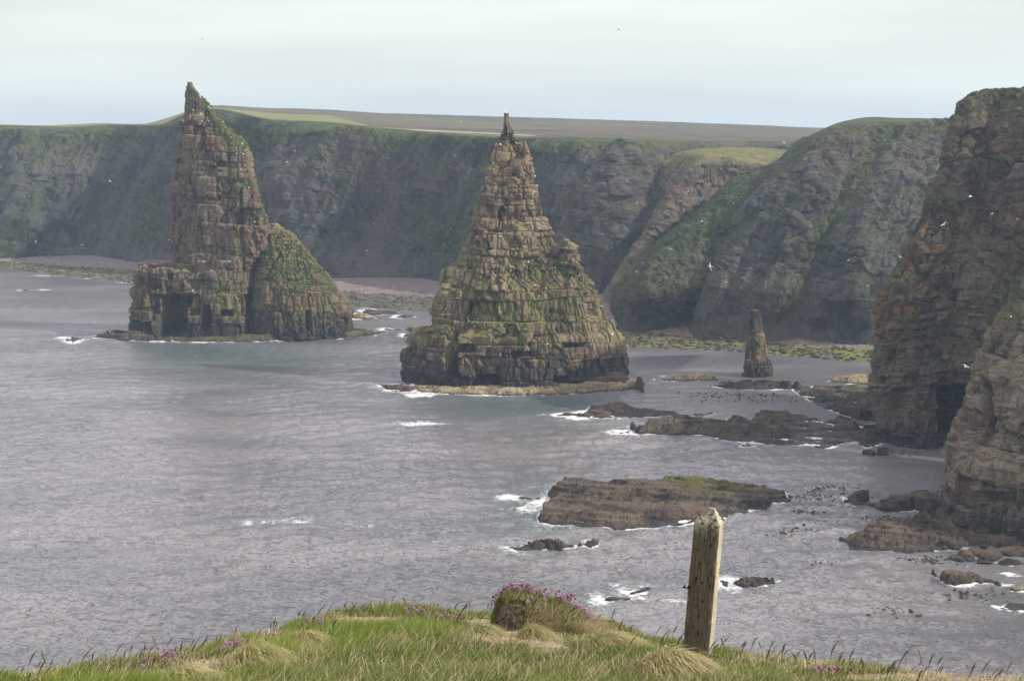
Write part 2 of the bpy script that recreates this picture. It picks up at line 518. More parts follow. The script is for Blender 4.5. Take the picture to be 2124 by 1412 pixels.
def gu_mid(X, Y, b, up, fn):
    z = b[..., 2]
    g = 0
    dx = b[..., 0]
    for zc, w, a in ((15.6, 1.0, 1.0), (10.0, 0.8, 0.6), (5.2, 0.7, 0.5), (26.0, 0.8, 0.25), (12.5, 0.5, 0.3)):
        zz = z + 0.06 * dx + 0.8 * vnoise(b, 0.15, 71)
        g = g + a * np.exp(-((zz - zc) / w) ** 2) * sstep(14, -6, dx) * np.clip(0.45 + 0.9 * vnoise(b, (0.35, 0.35, 0.1), 75), 0, 1)
    return np.clip(g + 0.35 * sstep(0.6, 0.9, up) * (z > 20), 0, 1)
def gr_mid(X, Y, b, up, fn):
    m = sstep(0.45, 0.8, up) * sstep(8, 16, b[..., 2]) * (0.25 + 0.35 * sstep(1150, 1220, X))
    return np.clip(m * 0.5 + 0.3 * sstep(560, 600, Y) * sstep(1140, 1200, X) * sstep(760, 680, Y), 0, 1)
stack_mid = empty('sea_stack', (0, D2, 0))
v, f, c, at, Pg, fn = rock_body(D2, midL, midR, mf, mb, res=0.25, seed=3, dip=(0.05, 0.02), n=1.75, amp=(1.5, 0.85), low=2.4, step=0.10, T=(5.6, 2.3), W=(6.5, 1.45),
                                caves=((938, 730, 12, 50, 6.0), (968, 722, 22, 9, 5.0), (1010, 790, 28, 14, 4.0), (1035, 712, 70, 6, 3.0), (1085, 734, 24, 6, 3.0), (1165, 792, 16, 12, 3.5), (1190, 716, 26, 5, 3.0)),
                                grassfn=gr_mid, guanofn=gu_mid, ang=0.75, skew=0.05)
def local(v, o):
    v = np.array(v); v[:, :3] -= np.array(o.location); return v
obj('rock_tower', tri_mesh('rock_tower', local(v, stack_mid), f, c, at), M['mid'], stack_mid)
collect('mid', Pg, fn, 95, 0.3, 1)
# secondary pinnacle on the right shoulder
pl = [z2(*q) for q in [(905, 612), (885, 630), (884, 680), (890, 735), (870, 760), (850, 900)]]
pr = [z2(*q) for q in [(925, 612), (960, 632), (966, 690), (988, 750), (1008, 790), (1030, 900)]]
v, f, c, at, Pg, fn = rock_body(D2 - 2, pl, pr, [(0, 4.5), (60, 2.2)], [(0, 4), (60, 2)], res=0.22, seed=9, dip=(0.05, 0.02), amp=(0.7, 0.5), low=0.5,
                                grassfn=None, zmin=zpix(660, D2), top_taper=3)
obj('side_pinnacle', tri_mesh('side_pinnacle', local(v, stack_mid), f, c, at), M['mid'], stack_mid)
# buttresses that give the front its facets
for (lx, rx, tp, bt, dd, sd) in ((1035, 1115, 330, 585, 6.0, 21), (900, 960, 588, 700, 9.5, 22), (1040, 1140, 575, 700, 12.0, 23), (1175, 1245, 590, 720, 8.0, 24)):
    l_ = [(lx + (rx - lx) * 0.3, tp), (lx + 4, tp + (bt - tp) * 0.3), (lx - 2, bt), (lx - 6, bt + 30)]
    r_ = [(lx + (rx - lx) * 0.55, tp), (rx - 8, tp + (bt - tp) * 0.3), (rx, bt), (rx + 6, bt + 30)]
    zt = zpix(tp, D2)
    v, f, c, at, Pg, fn = rock_body(D2 - dd * 0.55, l_, r_, [(zpix(bt, D2), dd * 0.62), (zt, 1.0)], [(0, 3), (80, 3)], res=0.25, seed=sd, dip=(0.05, 0.02),
                                    amp=(0.9, 0.55), low=0.8, zmin=zpix(bt + 15, D2), top_taper=5, n=2.4, ang=0.75, grassfn=gr_mid, guanofn=gu_mid)
    obj('buttress', tri_mesh('buttress', local(v, stack_mid), f, c, at), M['mid'], stack_mid)
tag(stack_mid, 'tall pointed pyramid shaped sea stack of brown layered rock in the middle of the bay', 'sea stack')

# ---- left stack ---------------------------------------------------
def z1(x, y): return (100 + x / 2.4347, 150 + y / 2.4347)
D1 = 446.0
def zp1(Y): return float(P(1062, 150 + Y / 2.4347, D1)[2])
tl = [z1(*q) for q in [(708, 50), (697, 75), (685, 130), (680, 175), (669, 215), (656, 260), (648, 300), (641, 380), (637, 450), (626, 560), (616, 620), (611, 700), (608, 800), (611, 880), (614, 945), (612, 1100)]]
tr = [z1(*q) for q in [(722, 50), (740, 75), (762, 110), (800, 155), (832, 190), (852, 235), (900, 275), (950, 315), (1000, 365), (1020, 390), (1030, 440), (1042, 530), (1068, 590), (1098, 640), (1110, 690), (1132, 718), (1134, 790), (1110, 850), (1060, 930), (1050, 1000), (1050, 1100)]]
stack_left = empty('sea_stack', (float(P(500, 600, D1)[0]), D1, 0))
def gu_left(X, Y, b, up, fn):
    z = b[..., 2]
    zz = z + 0.05 * (b[..., 0] + 90) + 0.7 * vnoise(b, 0.15, 72)
    g = 0.95 * np.exp(-((zz - 24.0) / 0.9) ** 2) + 0.5 * np.exp(-((zz - 21.5) / 1.6) ** 2) + 0.55 * np.exp(-((zz - 12.0) / 0.9) ** 2) + 0.3 * np.exp(-((zz - 31) / 1.5) ** 2) * (X > 430)
    return np.clip(g * sstep(540, 480, X) * (Y > 540) * (0.6 + 0.7 * vnoise(b, 0.5, 73)) + 0.2 * sstep(0.6, 0.9, up) * (z > 30), 0, 1)
def gr_tower(X, Y, b, up, fn):
    a = sstep(400, 440, X) * sstep(318, 285, Y) * sstep(195, 225, Y) * sstep(395, 420, X + 0.25 * (Y - 200) * -1 + 10)
    line = X - (395 + (Y - 190) * 0.55)
    a = sstep(0, 22, line) * sstep(322, 285, Y) * sstep(188, 215, Y)
    a2 = 0.6 * sstep(430, 470, X) * np.exp(-((Y - 385) / 12.0) ** 2)
    a3 = 0.6 * sstep(525, 545, X) * np.exp(-((Y - 425) / 22.0) ** 2)
    a4 = 0.3 * sstep(0.4, 0.7, up) * sstep(25, 40, b[..., 2])
    return np.clip(a + a2 + a3 + a4, 0, 1)
tf = [(-3, 10.5), (zp1(960), 10.5), (zp1(700), 9), (zp1(400), 7.5), (zp1(260), 5), (zp1(180), 2.5), (zp1(50), 0.9)]
tb = [(-3, 9), (zp1(400), 8), (zp1(180), 3), (zp1(50), 1)]
v, f, c, at, Pg, fn = rock_body(D1, tl, tr, tf, tb, res=0.29, seed=5, dip=(0.05, 0.0), n=3.4, amp=(1.3, 0.7), low=1.8, T=(5.2, 2.4), W=(6.0, 1.7),
                                grassfn=gr_tower, guanofn=gu_left, ang=0.35, skew=-0.30, zmin=zp1(1100), top_taper=11, step=0.2,
                                caves=((500, 450, 4, 70, 1.6), (505, 520, 3, 50, 1.2)))
obj('rock_tower', tri_mesh('rock_tower', local(v, stack_left), f, c, at), M['left'], stack_left)
collect('left', Pg, fn, 70, 0.3, 2)
bl = [z1(*q) for q in [(452, 960), (449, 1050), (439, 1100), (436, 1160), (422, 1210), (416, 1290), (410, 1400)]]
br = [z1(*q) for q in [(1045, 990), (1052, 1050), (1056, 1110), (1060, 1200), (1070, 1400)]]
v, f, c, at, Pg, fn = rock_body(D1 - 1, bl, br, [(-3, 13.0), (zp1(1100), 13.5), (zp1(990), 12.5), (zp1(960), 9.0)], [(0, 10), (40, 9)], res=0.29, seed=6, dip=(0.05, 0.0), n=4.0,
                                amp=(1.5, 0.7), low=1.8, T=(5.2, 2.6), W=(5.0, 1.9), top_taper=0.6, guanofn=gu_left, ang=0.3, skew=-0.12,
                                caves=((358, 655, 26, 44, 9.0), (388, 625, 10, 16, 4.0), (428, 662, 9, 28, 9.0), (470, 650, 14, 8, 3.0), (521, 655, 10, 58, 9.0)))
obj('rock_block', tri_mesh('rock_block', local(v, stack_left), f, c, at), M['left'], stack_left)
collect('left', Pg, fn, 45, 0.5, 3)
sl = [z1(*q) for q in [(1130, 765), (1085, 800), (1060, 900), (1040, 1000), (1020, 1100), (1010, 1200), (1005, 1400)]]
sr = [z1(*q) for q in [(1150, 768), (1200, 790), (1240, 812), (1300, 870), (1350, 940), (1400, 1000), (1450, 1060), (1495, 1120), (1524, 1190), (1524, 1270), (1520, 1400)]]
def gr_sh(X, Y, b, up, fn):
    t = sstep(1085, 1040, (Y - 150) * 2.4347 - 0.10 * ((X - 100) * 2.4347 - 1050) + 70 * vnoise(b, 0.16, 31))
    return np.clip(t * (0.62 + 0.5 * vnoise(b, 0.3, 32)) + 0.14, 0, 1)
v, f, c, at, Pg, fn = rock_body(D1 - 3, sl, sr, [(-3, 15.5), (zp1(1250), 15), (zp1(1080), 12.5), (zp1(900), 7), (zp1(768), 2)], [(-3, 14), (zp1(1080), 12), (zp1(768), 2)], res=0.29,
                                seed=7, dip=(0.05, 0.0), n=1.9, amp=(0.9, 0.6), low=2.2, step=0.12, T=(4.8, 1.7), W=(3.4, 1.2), grassfn=gr_sh, ang=0.3,
                                caves=((640, 665, 6, 22, 2.5), (560, 655, 10, 25, 1.5)))
obj('grassy_shoulder', tri_mesh('grassy_shoulder', local(v, stack_left), f, c, at), M['left'], stack_left)
collect('left', Pg, fn, 35, 0.3, 4)
SHOULDER = (Pg, fn, at['grass'][:-1].reshape(Pg.shape[:2]))
tag(stack_left, 'leaning fin shaped sea stack with a green grassy shoulder on its right side', 'sea stack')

# ---- small stack ----------------------------------------------------
D3 = 366.0
ssl = [(1554, 643), (1552, 655), (1552, 685), (1547, 715), (1542, 745), (1541, 770), (1530, 783), (1528, 800)]
ssr = [(1574, 643), (1581, 662), (1582, 680), (1590, 705), (1594, 735), (1602, 750), (1603, 765), (1600, 785), (1600, 800)]
v, f, c, at, Pg, fn = rock_body(D3, ssl, ssr, [(-2, 3.6), (8, 3.0), (17, 1.7)], [(-2, 3.5), (8, 2.8), (17, 1.6)], res=0.17, seed=12, dip=(0.03, 0.0), T=(7.5, 2.4), W=(5.0, 1.6), step=0.03,
                                amp=(0.35, 0.22), low=0.45, groove=0.28, zmin=-1.5, top_taper=2, n=2.8, skew=0.15)
o = obj('sea_stack', tri_mesh('sea_stack', v, f, c, at), M['small'])
tag(o, 'small finger of rock standing alone on the tidal ledges, the smallest of the stacks', 'sea stack')

# ------------------------------------------------------------------ cliffs as lofted nets
def catmull(Cn, t):
    """Cn (k, ..., 3), t in 0..k-1"""
    k = Cn.shape[0]
    i = np.clip(np.floor(t).astype(int), 0, k - 2)
    u = (t - i).reshape((-1,) + (1,) * (Cn.ndim - 1))
    p0 = Cn[np.clip(i - 1, 0, k - 1)]; p1 = Cn[i]; p2 = Cn[i + 1]; p3 = Cn[np.clip(i + 2, 0, k - 1)]
    m1 = (p2 - p0) * 0.35; m2 = (p3 - p1) * 0.35
    u2, u3 = u * u, u * u * u
    return (2 * u3 - 3 * u2 + 1) * p1 + (u3 - 2 * u2 + u) * m1 + (-2 * u3 + 3 * u2) * p2 + (u3 - u2) * m2

def resample(Cn, res):
    k = Cn.shape[0]
    t = np.linspace(0, k - 1, (k - 1) * 40 + 1)
    q = catmull(Cn, t)
    seg = np.linalg.norm(np.diff(q, axis=0), axis=-1)
    seg = seg.reshape(seg.shape[0], -1).mean(1)
    ac = np.r_[0, np.cumsum(seg)]
    n = max(3, int(ac[-1] / res))
    tt = np.interp(np.linspace(0, ac[-1], n), ac, t)
    return catmull(Cn, tt), tt

def loft(net, res, seed, ribs=5.0, rib_w=22.0, T=(4.5, 1.5), W=(6, 2.4), amp=(1.6, 0.7), shear=0.5, dip=(0.06, 0), rows_rock=None, ang=0.5, caves=(), groove=0.5,
         calm=0.25, rim=None, micro=0.3, mega=0.0, foot=(0.7, 2.3, 0.15)):
    """net[r][c] world points, base row first"""
    N = np.array(net, float)
    G, tr_ = resample(N, res)                      # rows
    G2, tc_ = resample(np.swapaxes(G, 0, 1), res)  # columns
    G = np.swapaxes(G2, 0, 1)
    nrm = grid_normals(G)
    k = N.shape[0]
    rimv = rim if rim is not None else k - 1
    # face weight: 1 on the rock face, calm on the plateau
    fw = 1 - (1 - calm) * sstep(rimv - 0.75, rimv - 0.05, tr_)[:, None] * np.ones(G.shape[:2])
    q = G.copy()
    q[..., 0] = G[..., 0] - shear * G[..., 2]
    rb = vnoise(q, (1 / rib_w, 1 / rib_w, 0.012), seed)
    rb2 = vnoise(q, (2.3 / rib_w, 2.3 / rib_w, 0.02), seed + 1)
    rb3 = vnoise(q, (5.3 / rib_w, 5.3 / rib_w, 0.025), seed + 2)
    rb4 = vnoise(q, (11.0 / rib_w, 11.0 / rib_w, 0.05), seed + 4)
    rib = ribs * ((1 - 2 * np.abs(rb)) * 0.62 + 0.55 * rb2 + 0.42 * (1 - 2 * np.abs(rb3)) + 0.24 * (1 - 2 * np.abs(rb4)))
    r1, hb1, g1, f1 = blocks(G, T[0], W[0], seed, dip, ang, 0.7)
    r2, hb2, g2, f2 = blocks(G, T[1], W[1], seed + 10, dip, ang + 0.2, 0.4)
    if mega:
        rib = rib + mega * (1 - 2 * np.abs(vnoise(q, (0.014, 0.014, 0.003), seed + 6))) + 0.4 * mega * vnoise(q, (0.03, 0.03, 0.006), seed + 7)
    d = rib + amp[0] * (r1 * 1.1 + hb1 * 0.25) + amp[1] * (r2 * 1.2 + hb2 * 0.35) - groove * (g1 + 0.7 * g2) + micro * fbm(G, 0.5, 3, seed + 30)
    X, Y = to_pix(G)
    for (cpx, cpy, wx, wy, depth) in caves:
        qq = np.maximum(np.abs(X - cpx) / wx + 0.18 * vnoise(G, 0.3, 8), np.abs(Y - cpy) / wy + 0.15 * vnoise(G, 0.35, 9))
        d = d - depth * (1 - sstep(0.75, 1.05, qq))
    fade = sstep(foot[0], foot[1], tr_)[:, None] * (1 - foot[2]) + foot[2]
    Pg = G + nrm * (d * fw * fade)[..., None]
    fn = grid_normals(Pg)
    tint = np.clip(0.5 + 0.5 * r1 + 0.5 * r2 + 0.25 * hb1, 0, 1)
    return Pg, fn, nrm, G, X, Y, tint, rib / max(ribs, 0.01), tr_[:, None] * np.ones(G.shape[:2]), tc_[None, :] * np.ones(G.shape[:2])

def rows_to_net(rows):
    return [[P(*c) for c in r] for r in rows]

def cliff_obj(name, Pg, at, mat, flip=False):
    R, Cn = Pg.shape[:2]
    me = raw_mesh(name, Pg, grid_faces(R, Cn, flip=flip), at)
    return obj(name, me, mat)

# far wall: runs from far left to behind the green ridge
def D_base(py): return float(S(0, py, 1.0)[1])
cols = [  # px_base, py_base, px_top, py_rim
    (-420, 528, -300, 264), (-150, 534, -90, 262), (0, 540, 60, 264), (90, 541, 135, 266), (200, 545, 230, 261), (300, 552, 330, 261),
    (400, 566, 385, 240), (520, 577, 455, 229), (640, 586, 560, 250), (760, 591, 680, 257), (880, 597, 800, 270), (1000, 606, 930, 279), (1130, 620, 1060, 287),
    (1240, 634, 1180, 288), (1330, 628, 1300, 291), (1430, 606, 1400, 295), (1560, 590, 1520, 296), (1700, 584, 1690, 297), (1900, 580, 1880, 298)]
rows = []
for lev, back, in ((-0.08, -1), (0.0, 0), (0.28, 6), (0.62, 15), (0.88, 24), (1.0, 30)):
    r = []
    for i, (bx, by, tx, ty) in enumerate(cols):
        Db = D_base(by) + (7 * math.sin(i * 2.1) if lev > 0 else 7 * math.sin(i * 2.1))
        Dt = Db + 30
        pb = P(bx, by, Db); pb[2] = 1.0
        pt = P(tx, ty, Dt)
        q = pb + (pt - pb) * max(lev, 0)
        q[1] = Db + back + (5 * math.sin(i * 1.7) if 0.2 < lev < 0.9 else 0)
        # keep on the ray when depth moved
        q[0] = q[0] * (q[1] / (pb[1] + (pt[1] - pb[1]) * max(lev, 0)))
        if lev < 0: q[2] = -4
        r.append(q)
    rows.append(r)
r = []
for i, (bx, by, tx, ty) in enumerate(cols):
    q = rows[-1][i].copy(); q[1] += 14; q[0] *= 1 + 14 / q[1]; q[2] += 0.6
    r.append(q)
rows.append(r)
Pg, fn, nb, G, X, Y, tint, rib, tr_, tc_ = loft(rows, 0.62, 40, ribs=4.5, rib_w=38.0, T=(6.5, 2.4), W=(7, 3.0), amp=(0.9, 0.55), shear=0.55, rim=5.0, dip=(0.12, 0), micro=0.35, calm=0.03, mega=6.0)
z = Pg[..., 2]
hfrac = np.clip(z / 62, 0, 1.2)
g = 0.38 + 0.30 * fbm(G, (0.02, 0.02, 0.03), 4, 60) + 0.25 * sstep(0.35, 0.75, fn[..., 2]) - 0.22 * rib + 0.55 * sstep(0.90, 1.0, hfrac + 0.05 * vnoise(G, 0.05, 61)) + 0.36 * vnoise(np.stack([G[..., 0] - 0.55 * z, G[..., 1] * 0.5, z * 0.2], -1), 0.06, 62)
g = g + 0.45 * sstep(4.9, 5.2, tr_) - 0.25 * sstep(0.25, 0.05, hfrac)
guan = 0.55 * sstep(0.55, 0.75, vnoise(G, 0.5, 66)) * sstep(0.2, 0.5, hfrac)
o = cliff_obj('cliff', Pg, {'tint': tint, 'grass': np.clip(g, 0, 1), 'guano': guan}, M['cliff'])
tag(o, 'long far wall of grey green cliffs running behind the two big sea stacks', 'cliff', kind='structure')
collect('cliff', Pg, fn, 60, 0.5, 9)
FAR_RIM = [q for q in rows[-2]]

# moor above the far wall
m = NT('moor_heather')
zc = m.sep(m.pos)
big = m.noise((0.006, 0.012, 0.01), 5, 0.6)
mid = m.noise((0.03, 0.08, 0.05), 5, 0.65)
fine = m.noise((0.6, 0.6, 0.6), 5, 0.7)
heath = m.mix(m.mr(m.add(m.mul(mid, 0.5), m.add(m.mul(fine, 0.2), m.mul(big, 0.3))), 0.38, 0.62), (0.040, 0.038, 0.025), (0.115, 0.103, 0.064))
gcol = m.mix(m.mr(m.add(m.mul(mid, 0.5), m.mul(fine, 0.5)), 0.4, 0.62), (0.095, 0.125, 0.035), (0.20, 0.19, 0.075))
gm = m.mr(m.add(m.attr('grass'), m.mul(m.math('SUBTRACT', mid, 0.5), 0.5)), 0.42, 0.58)
colr = m.mix(gm, heath, gcol)
trk = m.mr(m.add(m.attr('track'), m.mul(m.math('SUBTRACT', fine, 0.5), 0.8)), 0.5, 0.75)
colr = m.mix(trk, colr, (0.30, 0.27, 0.19))
m.bump(fine, 0.6, 0.5)
M['moor'] = m.out(colr)
sky_line = [(-420, 262), (-150, 261), (0, 262.5), (90, 264), (200, 259.5), (300, 259.5), (400, 232), (455, 222), (560, 226), (680, 229), (800, 236), (930, 240), (1060, 243.5), (1180, 247), (1300, 251), (1420, 255), (1540, 259), (1700, 266), (1900, 272)]
r0, r1_, r2_, r3_ = [], [], [], []
for i, (bx, by, tx, ty) in enumerate(cols):
    rimp = rows[-2][i]
    a = rimp.copy(); a[1] += 6; a[0] *= 1 + 6 / a[1]; a[2] += 0.05
    sx, sy = sky_line[i]
    far = 1350 if i > 8 else (900 + 450 * max(0, (i - 6)) / 2 if i >= 6 else 900)
    c_ = P(sx, sy, far)
    b_ = a * 0.72 + c_ * 0.28
    b_[2] -= 0.6 if i > 7 else 0.0
    d_ = c_.copy(); d_[1] += 500; d_[0] *= (d_[1]) / c_[1]; d_[2] -= 12
    r0.append(a); r1_.append(b_); r2_.append(c_); r3_.append(d_)
q = r0[-1]
for lst in (r0, r1_, r2_, r3_):
    e_ = lst[-1].copy(); e_[0] += 420; e_[2] -= 3 if lst is not r0 else 0
    lst.append(e_)
Nn = np.array([r0, r1_, r2_, r3_])
G, tr_ = resample(Nn, 3.0)
G = np.swapaxes(resample(np.swapaxes(G, 0, 1), 3.0)[0], 0, 1)
G[..., 2] += 0.5 * fbm(G * np.array([1, 1, 0]), 0.03, 4, 81) * sstep(0, 0.3, tr_)[:, None] + 0.25 * vnoise(G * np.array([1, 1, 0]), 0.3, 82)
X, Y = to_pix(G)
gline = np.interp(X, [300, 450, 560, 680, 780, 1000, 1150, 1400, 1600, 1750], [215, 222, 233, 238, 262, 278, 285, 291, 293, 292])
gr = sstep(-2, 5, Y - gline) * 0.95
gr = np.where(X < 420, 0.55, gr)
track = np.exp(-((Y - np.interp(X, [780, 1050, 1150], [266, 278.5, 284])) / 1.6) ** 2) * sstep(760, 860, X) * sstep(1160, 1080, X)
o = cliff_obj('moorland', G, {'grass': gr, 'track': track}, M['moor'])
tag(o, 'brown heather moorland rising to the skyline behind the far cliff edge', 'moorland', kind='structure')

def headland(name, rows, label, res, seed, mat, grassfn, key=None, kbirds=0, orange=None, guan=0.0, **kw):
    net = rows_to_net(rows)
    for q in net[0]:
        q[2] = -3.0
    Pg, fn, nb, G, X, Y, tint, rib, tr_, tc_ = loft(net, res, seed, **kw)
    g = grassfn(Pg, fn, G, X, Y, rib, tr_)
    at = {'tint': tint, 'grass': np.clip(g, 0, 1), 'guano': guan * sstep(0.5, 0.8, vnoise(G, 0.7, 66)) * np.ones(G.shape[:2])}
    if orange is not None:
        at['orange'] = orange(X, Y, G)
    o = cliff_obj(name, Pg, at, mat)
    tag(o, label, 'headland', kind='structure')
    if key:
        collect(key, Pg, fn, kbirds, 0.45, seed)
    return Pg, fn

# spur with the pale green plateau
Rw = [
    [(1190, 668, 545), (1262, 655, 494), (1340, 655, 500), (1480, 655, 515), (1640, 655, 540), (1800, 655, 560)],
    [(1200, 645, 548), (1264, 634, 495), (1345, 630, 502), (1480, 630, 515), (1640, 630, 540), (1800, 630, 560)],
    [(1240, 560, 556), (1302, 558, 500), (1385, 540, 508), (1500, 520, 520), (1640, 520, 542), (1800, 520, 562)],
    [(1300, 460, 564), (1353, 470, 508), (1430, 440, 514), (1530, 430, 524), (1650, 430, 545), (1800, 430, 565)],
    [(1350, 370, 572), (1402, 385, 515), (1470, 365, 520), (1560, 370, 528), (1655, 375, 548), (1800, 375, 568)],
    [(1385, 325, 580), (1440, 322, 521), (1505, 324, 526), (1580, 335, 532), (1650, 340, 550), (1800, 340, 570)],
    [(1400, 312, 640), (1452, 313, 560), (1510, 310, 580), (1590, 310, 600), (1690, 312, 620), (1800, 312, 630)],
    [(1402, 300, 720), (1460, 300, 690), (1530, 300, 700), (1620, 300, 700), (1720, 300, 710), (1800, 300, 720)]]
def gC(Pg, fn, G, X, Y, rib, tr_):
    return 0.34 + 0.26 * fbm(G, (0.04, 0.04, 0.03), 4, 91) + 0.3 * sstep(0.35, 0.75, fn[..., 2]) - 0.12 * rib + 0.6 * sstep(4.7, 5.0, tr_) + 0.25 * sstep(2, 0.8, tr_) * sstep(0.3, 0.6, fn[..., 2])
M['spur'] = rock_mat('spur_rock', (0.05, 0.047, 0.042), (0.18, 0.165, 0.135), red=(0.16, 0.085, 0.07), red_amt=0.45, ochre=(0.13, 0.135, 0.065), ochre_amt=0.6,
                     algae_z=(-10, -5), algae_amt=0.0, wet_z=1.0, wet_h=4.0, s=0.7, grass_noise=0.5,
                     grass_col=((0.065, 0.08, 0.025), (0.19, 0.17, 0.07)))
headland('headland', Rw, 'pale green topped spur of cliff jutting out between the far wall and the green ridge', 0.5, 51, M['spur'], gC,
         ribs=2.6, rib_w=26, shear=0.6, rim=5.0, T=(5, 2), W=(6, 2.6), dip=(0.15, 0), amp=(0.8, 0.5), calm=0.08, key='cliff', kbirds=15)

# green ridge (lower, in front of the spur)
Rw = [
    [(1230, 705, 500), (1292, 688, 440), (1370, 686, 437), (1470, 684, 440), (1580, 684, 450)],
    [(1245, 685, 502), (1297, 672, 441), (1372, 669, 438), (1470, 668, 441), (1580, 668, 452)],
    [(1265, 610, 505), (1305, 610, 436), (1380, 600, 433), (1480, 590, 437), (1590, 590, 450)],
    [(1310, 545, 512), (1345, 545, 442), (1415, 530, 440), (1500, 520, 444), (1600, 520, 456)],
    [(1370, 492, 520), (1402, 493, 450), (1460, 475, 448), (1530, 460, 450), (1610, 460, 462)],
    [(1420, 455, 530), (1450, 457, 460), (1500, 440, 457), (1560, 425, 458), (1625, 420, 470)],
    [(1470, 420, 540), (1492, 420, 472), (1530, 405, 468), (1580, 395, 468), (1640, 385, 480)],
    [(1510, 380, 552), (1532, 378, 488), (1565, 372, 482), (1600, 365, 482), (1660, 358, 492)],
    [(1580, 348, 570), (1600, 350, 510), (1630, 342, 505), (1660, 338, 505), (1700, 335, 510)]]
def gD(Pg, fn, G, X, Y, rib, tr_):
    return 0.62 * sstep(0.9, 2.0, tr_) + 0.24 * fbm(G, (0.05, 0.05, 0.04), 4, 92) + 0.3 * sstep(0.4, 0.75, fn[..., 2]) - 0.10 * rib
headland('headland', Rw, 'low green grassy ridge slanting down to the beach beside the dark headland', 0.42, 52, M['cliff'], gD,
         ribs=1.6, rib_w=22, shear=0.5, rim=20, T=(4, 1.6), W=(4, 2.0), dip=(0.1, 0), amp=(0.6, 0.45), key='cliff', kbirds=30)

# big headland right of centre
Rw = [
    [(1290, 712, 520), (1420, 696, 426), (1500, 692, 412), (1590, 695, 420), (1660, 700, 408), (1750, 708, 406), (1850, 714, 396), (1990, 724, 395)],
    [(1330, 690, 522), (1437, 678, 430), (1505, 674, 415), (1590, 677, 424), (1662, 683, 411), (1750, 690, 410), (1850, 697, 398), (1990, 706, 395)],
    [(1380, 600, 530), (1462, 600, 432), (1530, 600, 412), (1605, 605, 425), (1685, 600, 408), (1770, 600, 414), (1865, 600, 396), (1990, 600, 402)],
    [(1450, 530, 535), (1492, 530, 440), (1558, 520, 418), (1625, 525, 434), (1712, 500, 415), (1790, 505, 425), (1878, 500, 403), (1990, 500, 410)],
    [(1500, 470, 540), (1530, 462, 448), (1590, 440, 425), (1650, 445, 442), (1742, 410, 424), (1815, 415, 437), (1890, 400, 414), (1995, 400, 422)],
    [(1560, 400, 545), (1578, 394, 456), (1630, 365, 434), (1690, 370, 448), (1775, 335, 436), (1840, 335, 450), (1905, 325, 430), (2000, 325, 438)],
    [(1625, 340, 550), (1640, 338, 466), (1680, 308, 446), (1745, 300, 456), (1805, 285, 450), (1868, 280, 462), (1925, 275, 448), (2010, 275, 455)],
    [(1680, 285, 560), (1695, 276, 480), (1735, 262, 462), (1790, 257, 468), (1845, 254, 468), (1890, 256, 476), (1945, 252, 466), (2020, 256, 470)],
    [(1730, 262, 600), (1748, 253, 520), (1785, 245, 500), (1815, 243, 505), (1860, 246, 505), (1910, 246, 510), (1960, 248, 505), (2030, 251, 505)],
    [(1760, 262, 680), (1775, 256, 600), (1795, 251, 590), (1830, 249, 590), (1870, 250, 590), (1915, 251, 590), (1960, 252, 590), (2030, 254, 590)]]
for _r in Rw:
    _d = [q[2] for q in _r]
    for _k in range(2, len(_r) - 1):
        _r[_k] = (_r[_k][0], _r[_k][1], 0.3 * _d[_k] + 0.35 * (_d[_k - 1] + _d[_k + 1]))
def gE(Pg, fn, G, X, Y, rib, tr_):
    rid = np.exp(-((X - (1830 - (Y - 290) * 0.62)) / 26.0) ** 2) * sstep(600, 480, Y)
    rid2 = 0.7 * np.exp(-((X - (1630 - (Y - 350) * 0.75)) / 18.0) ** 2) * sstep(650, 560, Y)
    return 0.20 + 0.28 * fbm(G, (0.045, 0.045, 0.03), 4, 93) + 0.25 * sstep(0.4, 0.75, fn[..., 2]) - 0.10 * rib + 0.5 * sstep(6.6, 7.5, tr_) + 0.33 * rid + 0.3 * rid2 - 0.25 * sstep(1.9, 1.0, tr_)
headland('headland', Rw, 'large dark headland with a rounded green top right of the centre, behind the smallest stack', 0.40, 53, M['cliff'], gE,
         ribs=2.3, rib_w=26, shear=0.55, groove=0.35, rim=7.2, T=(5.5, 1.9), W=(6.5, 2.6), dip=(0.10, 0), amp=(0.65, 0.45), key='cliff', kbirds=40, guan=0.2, calm=0.06)

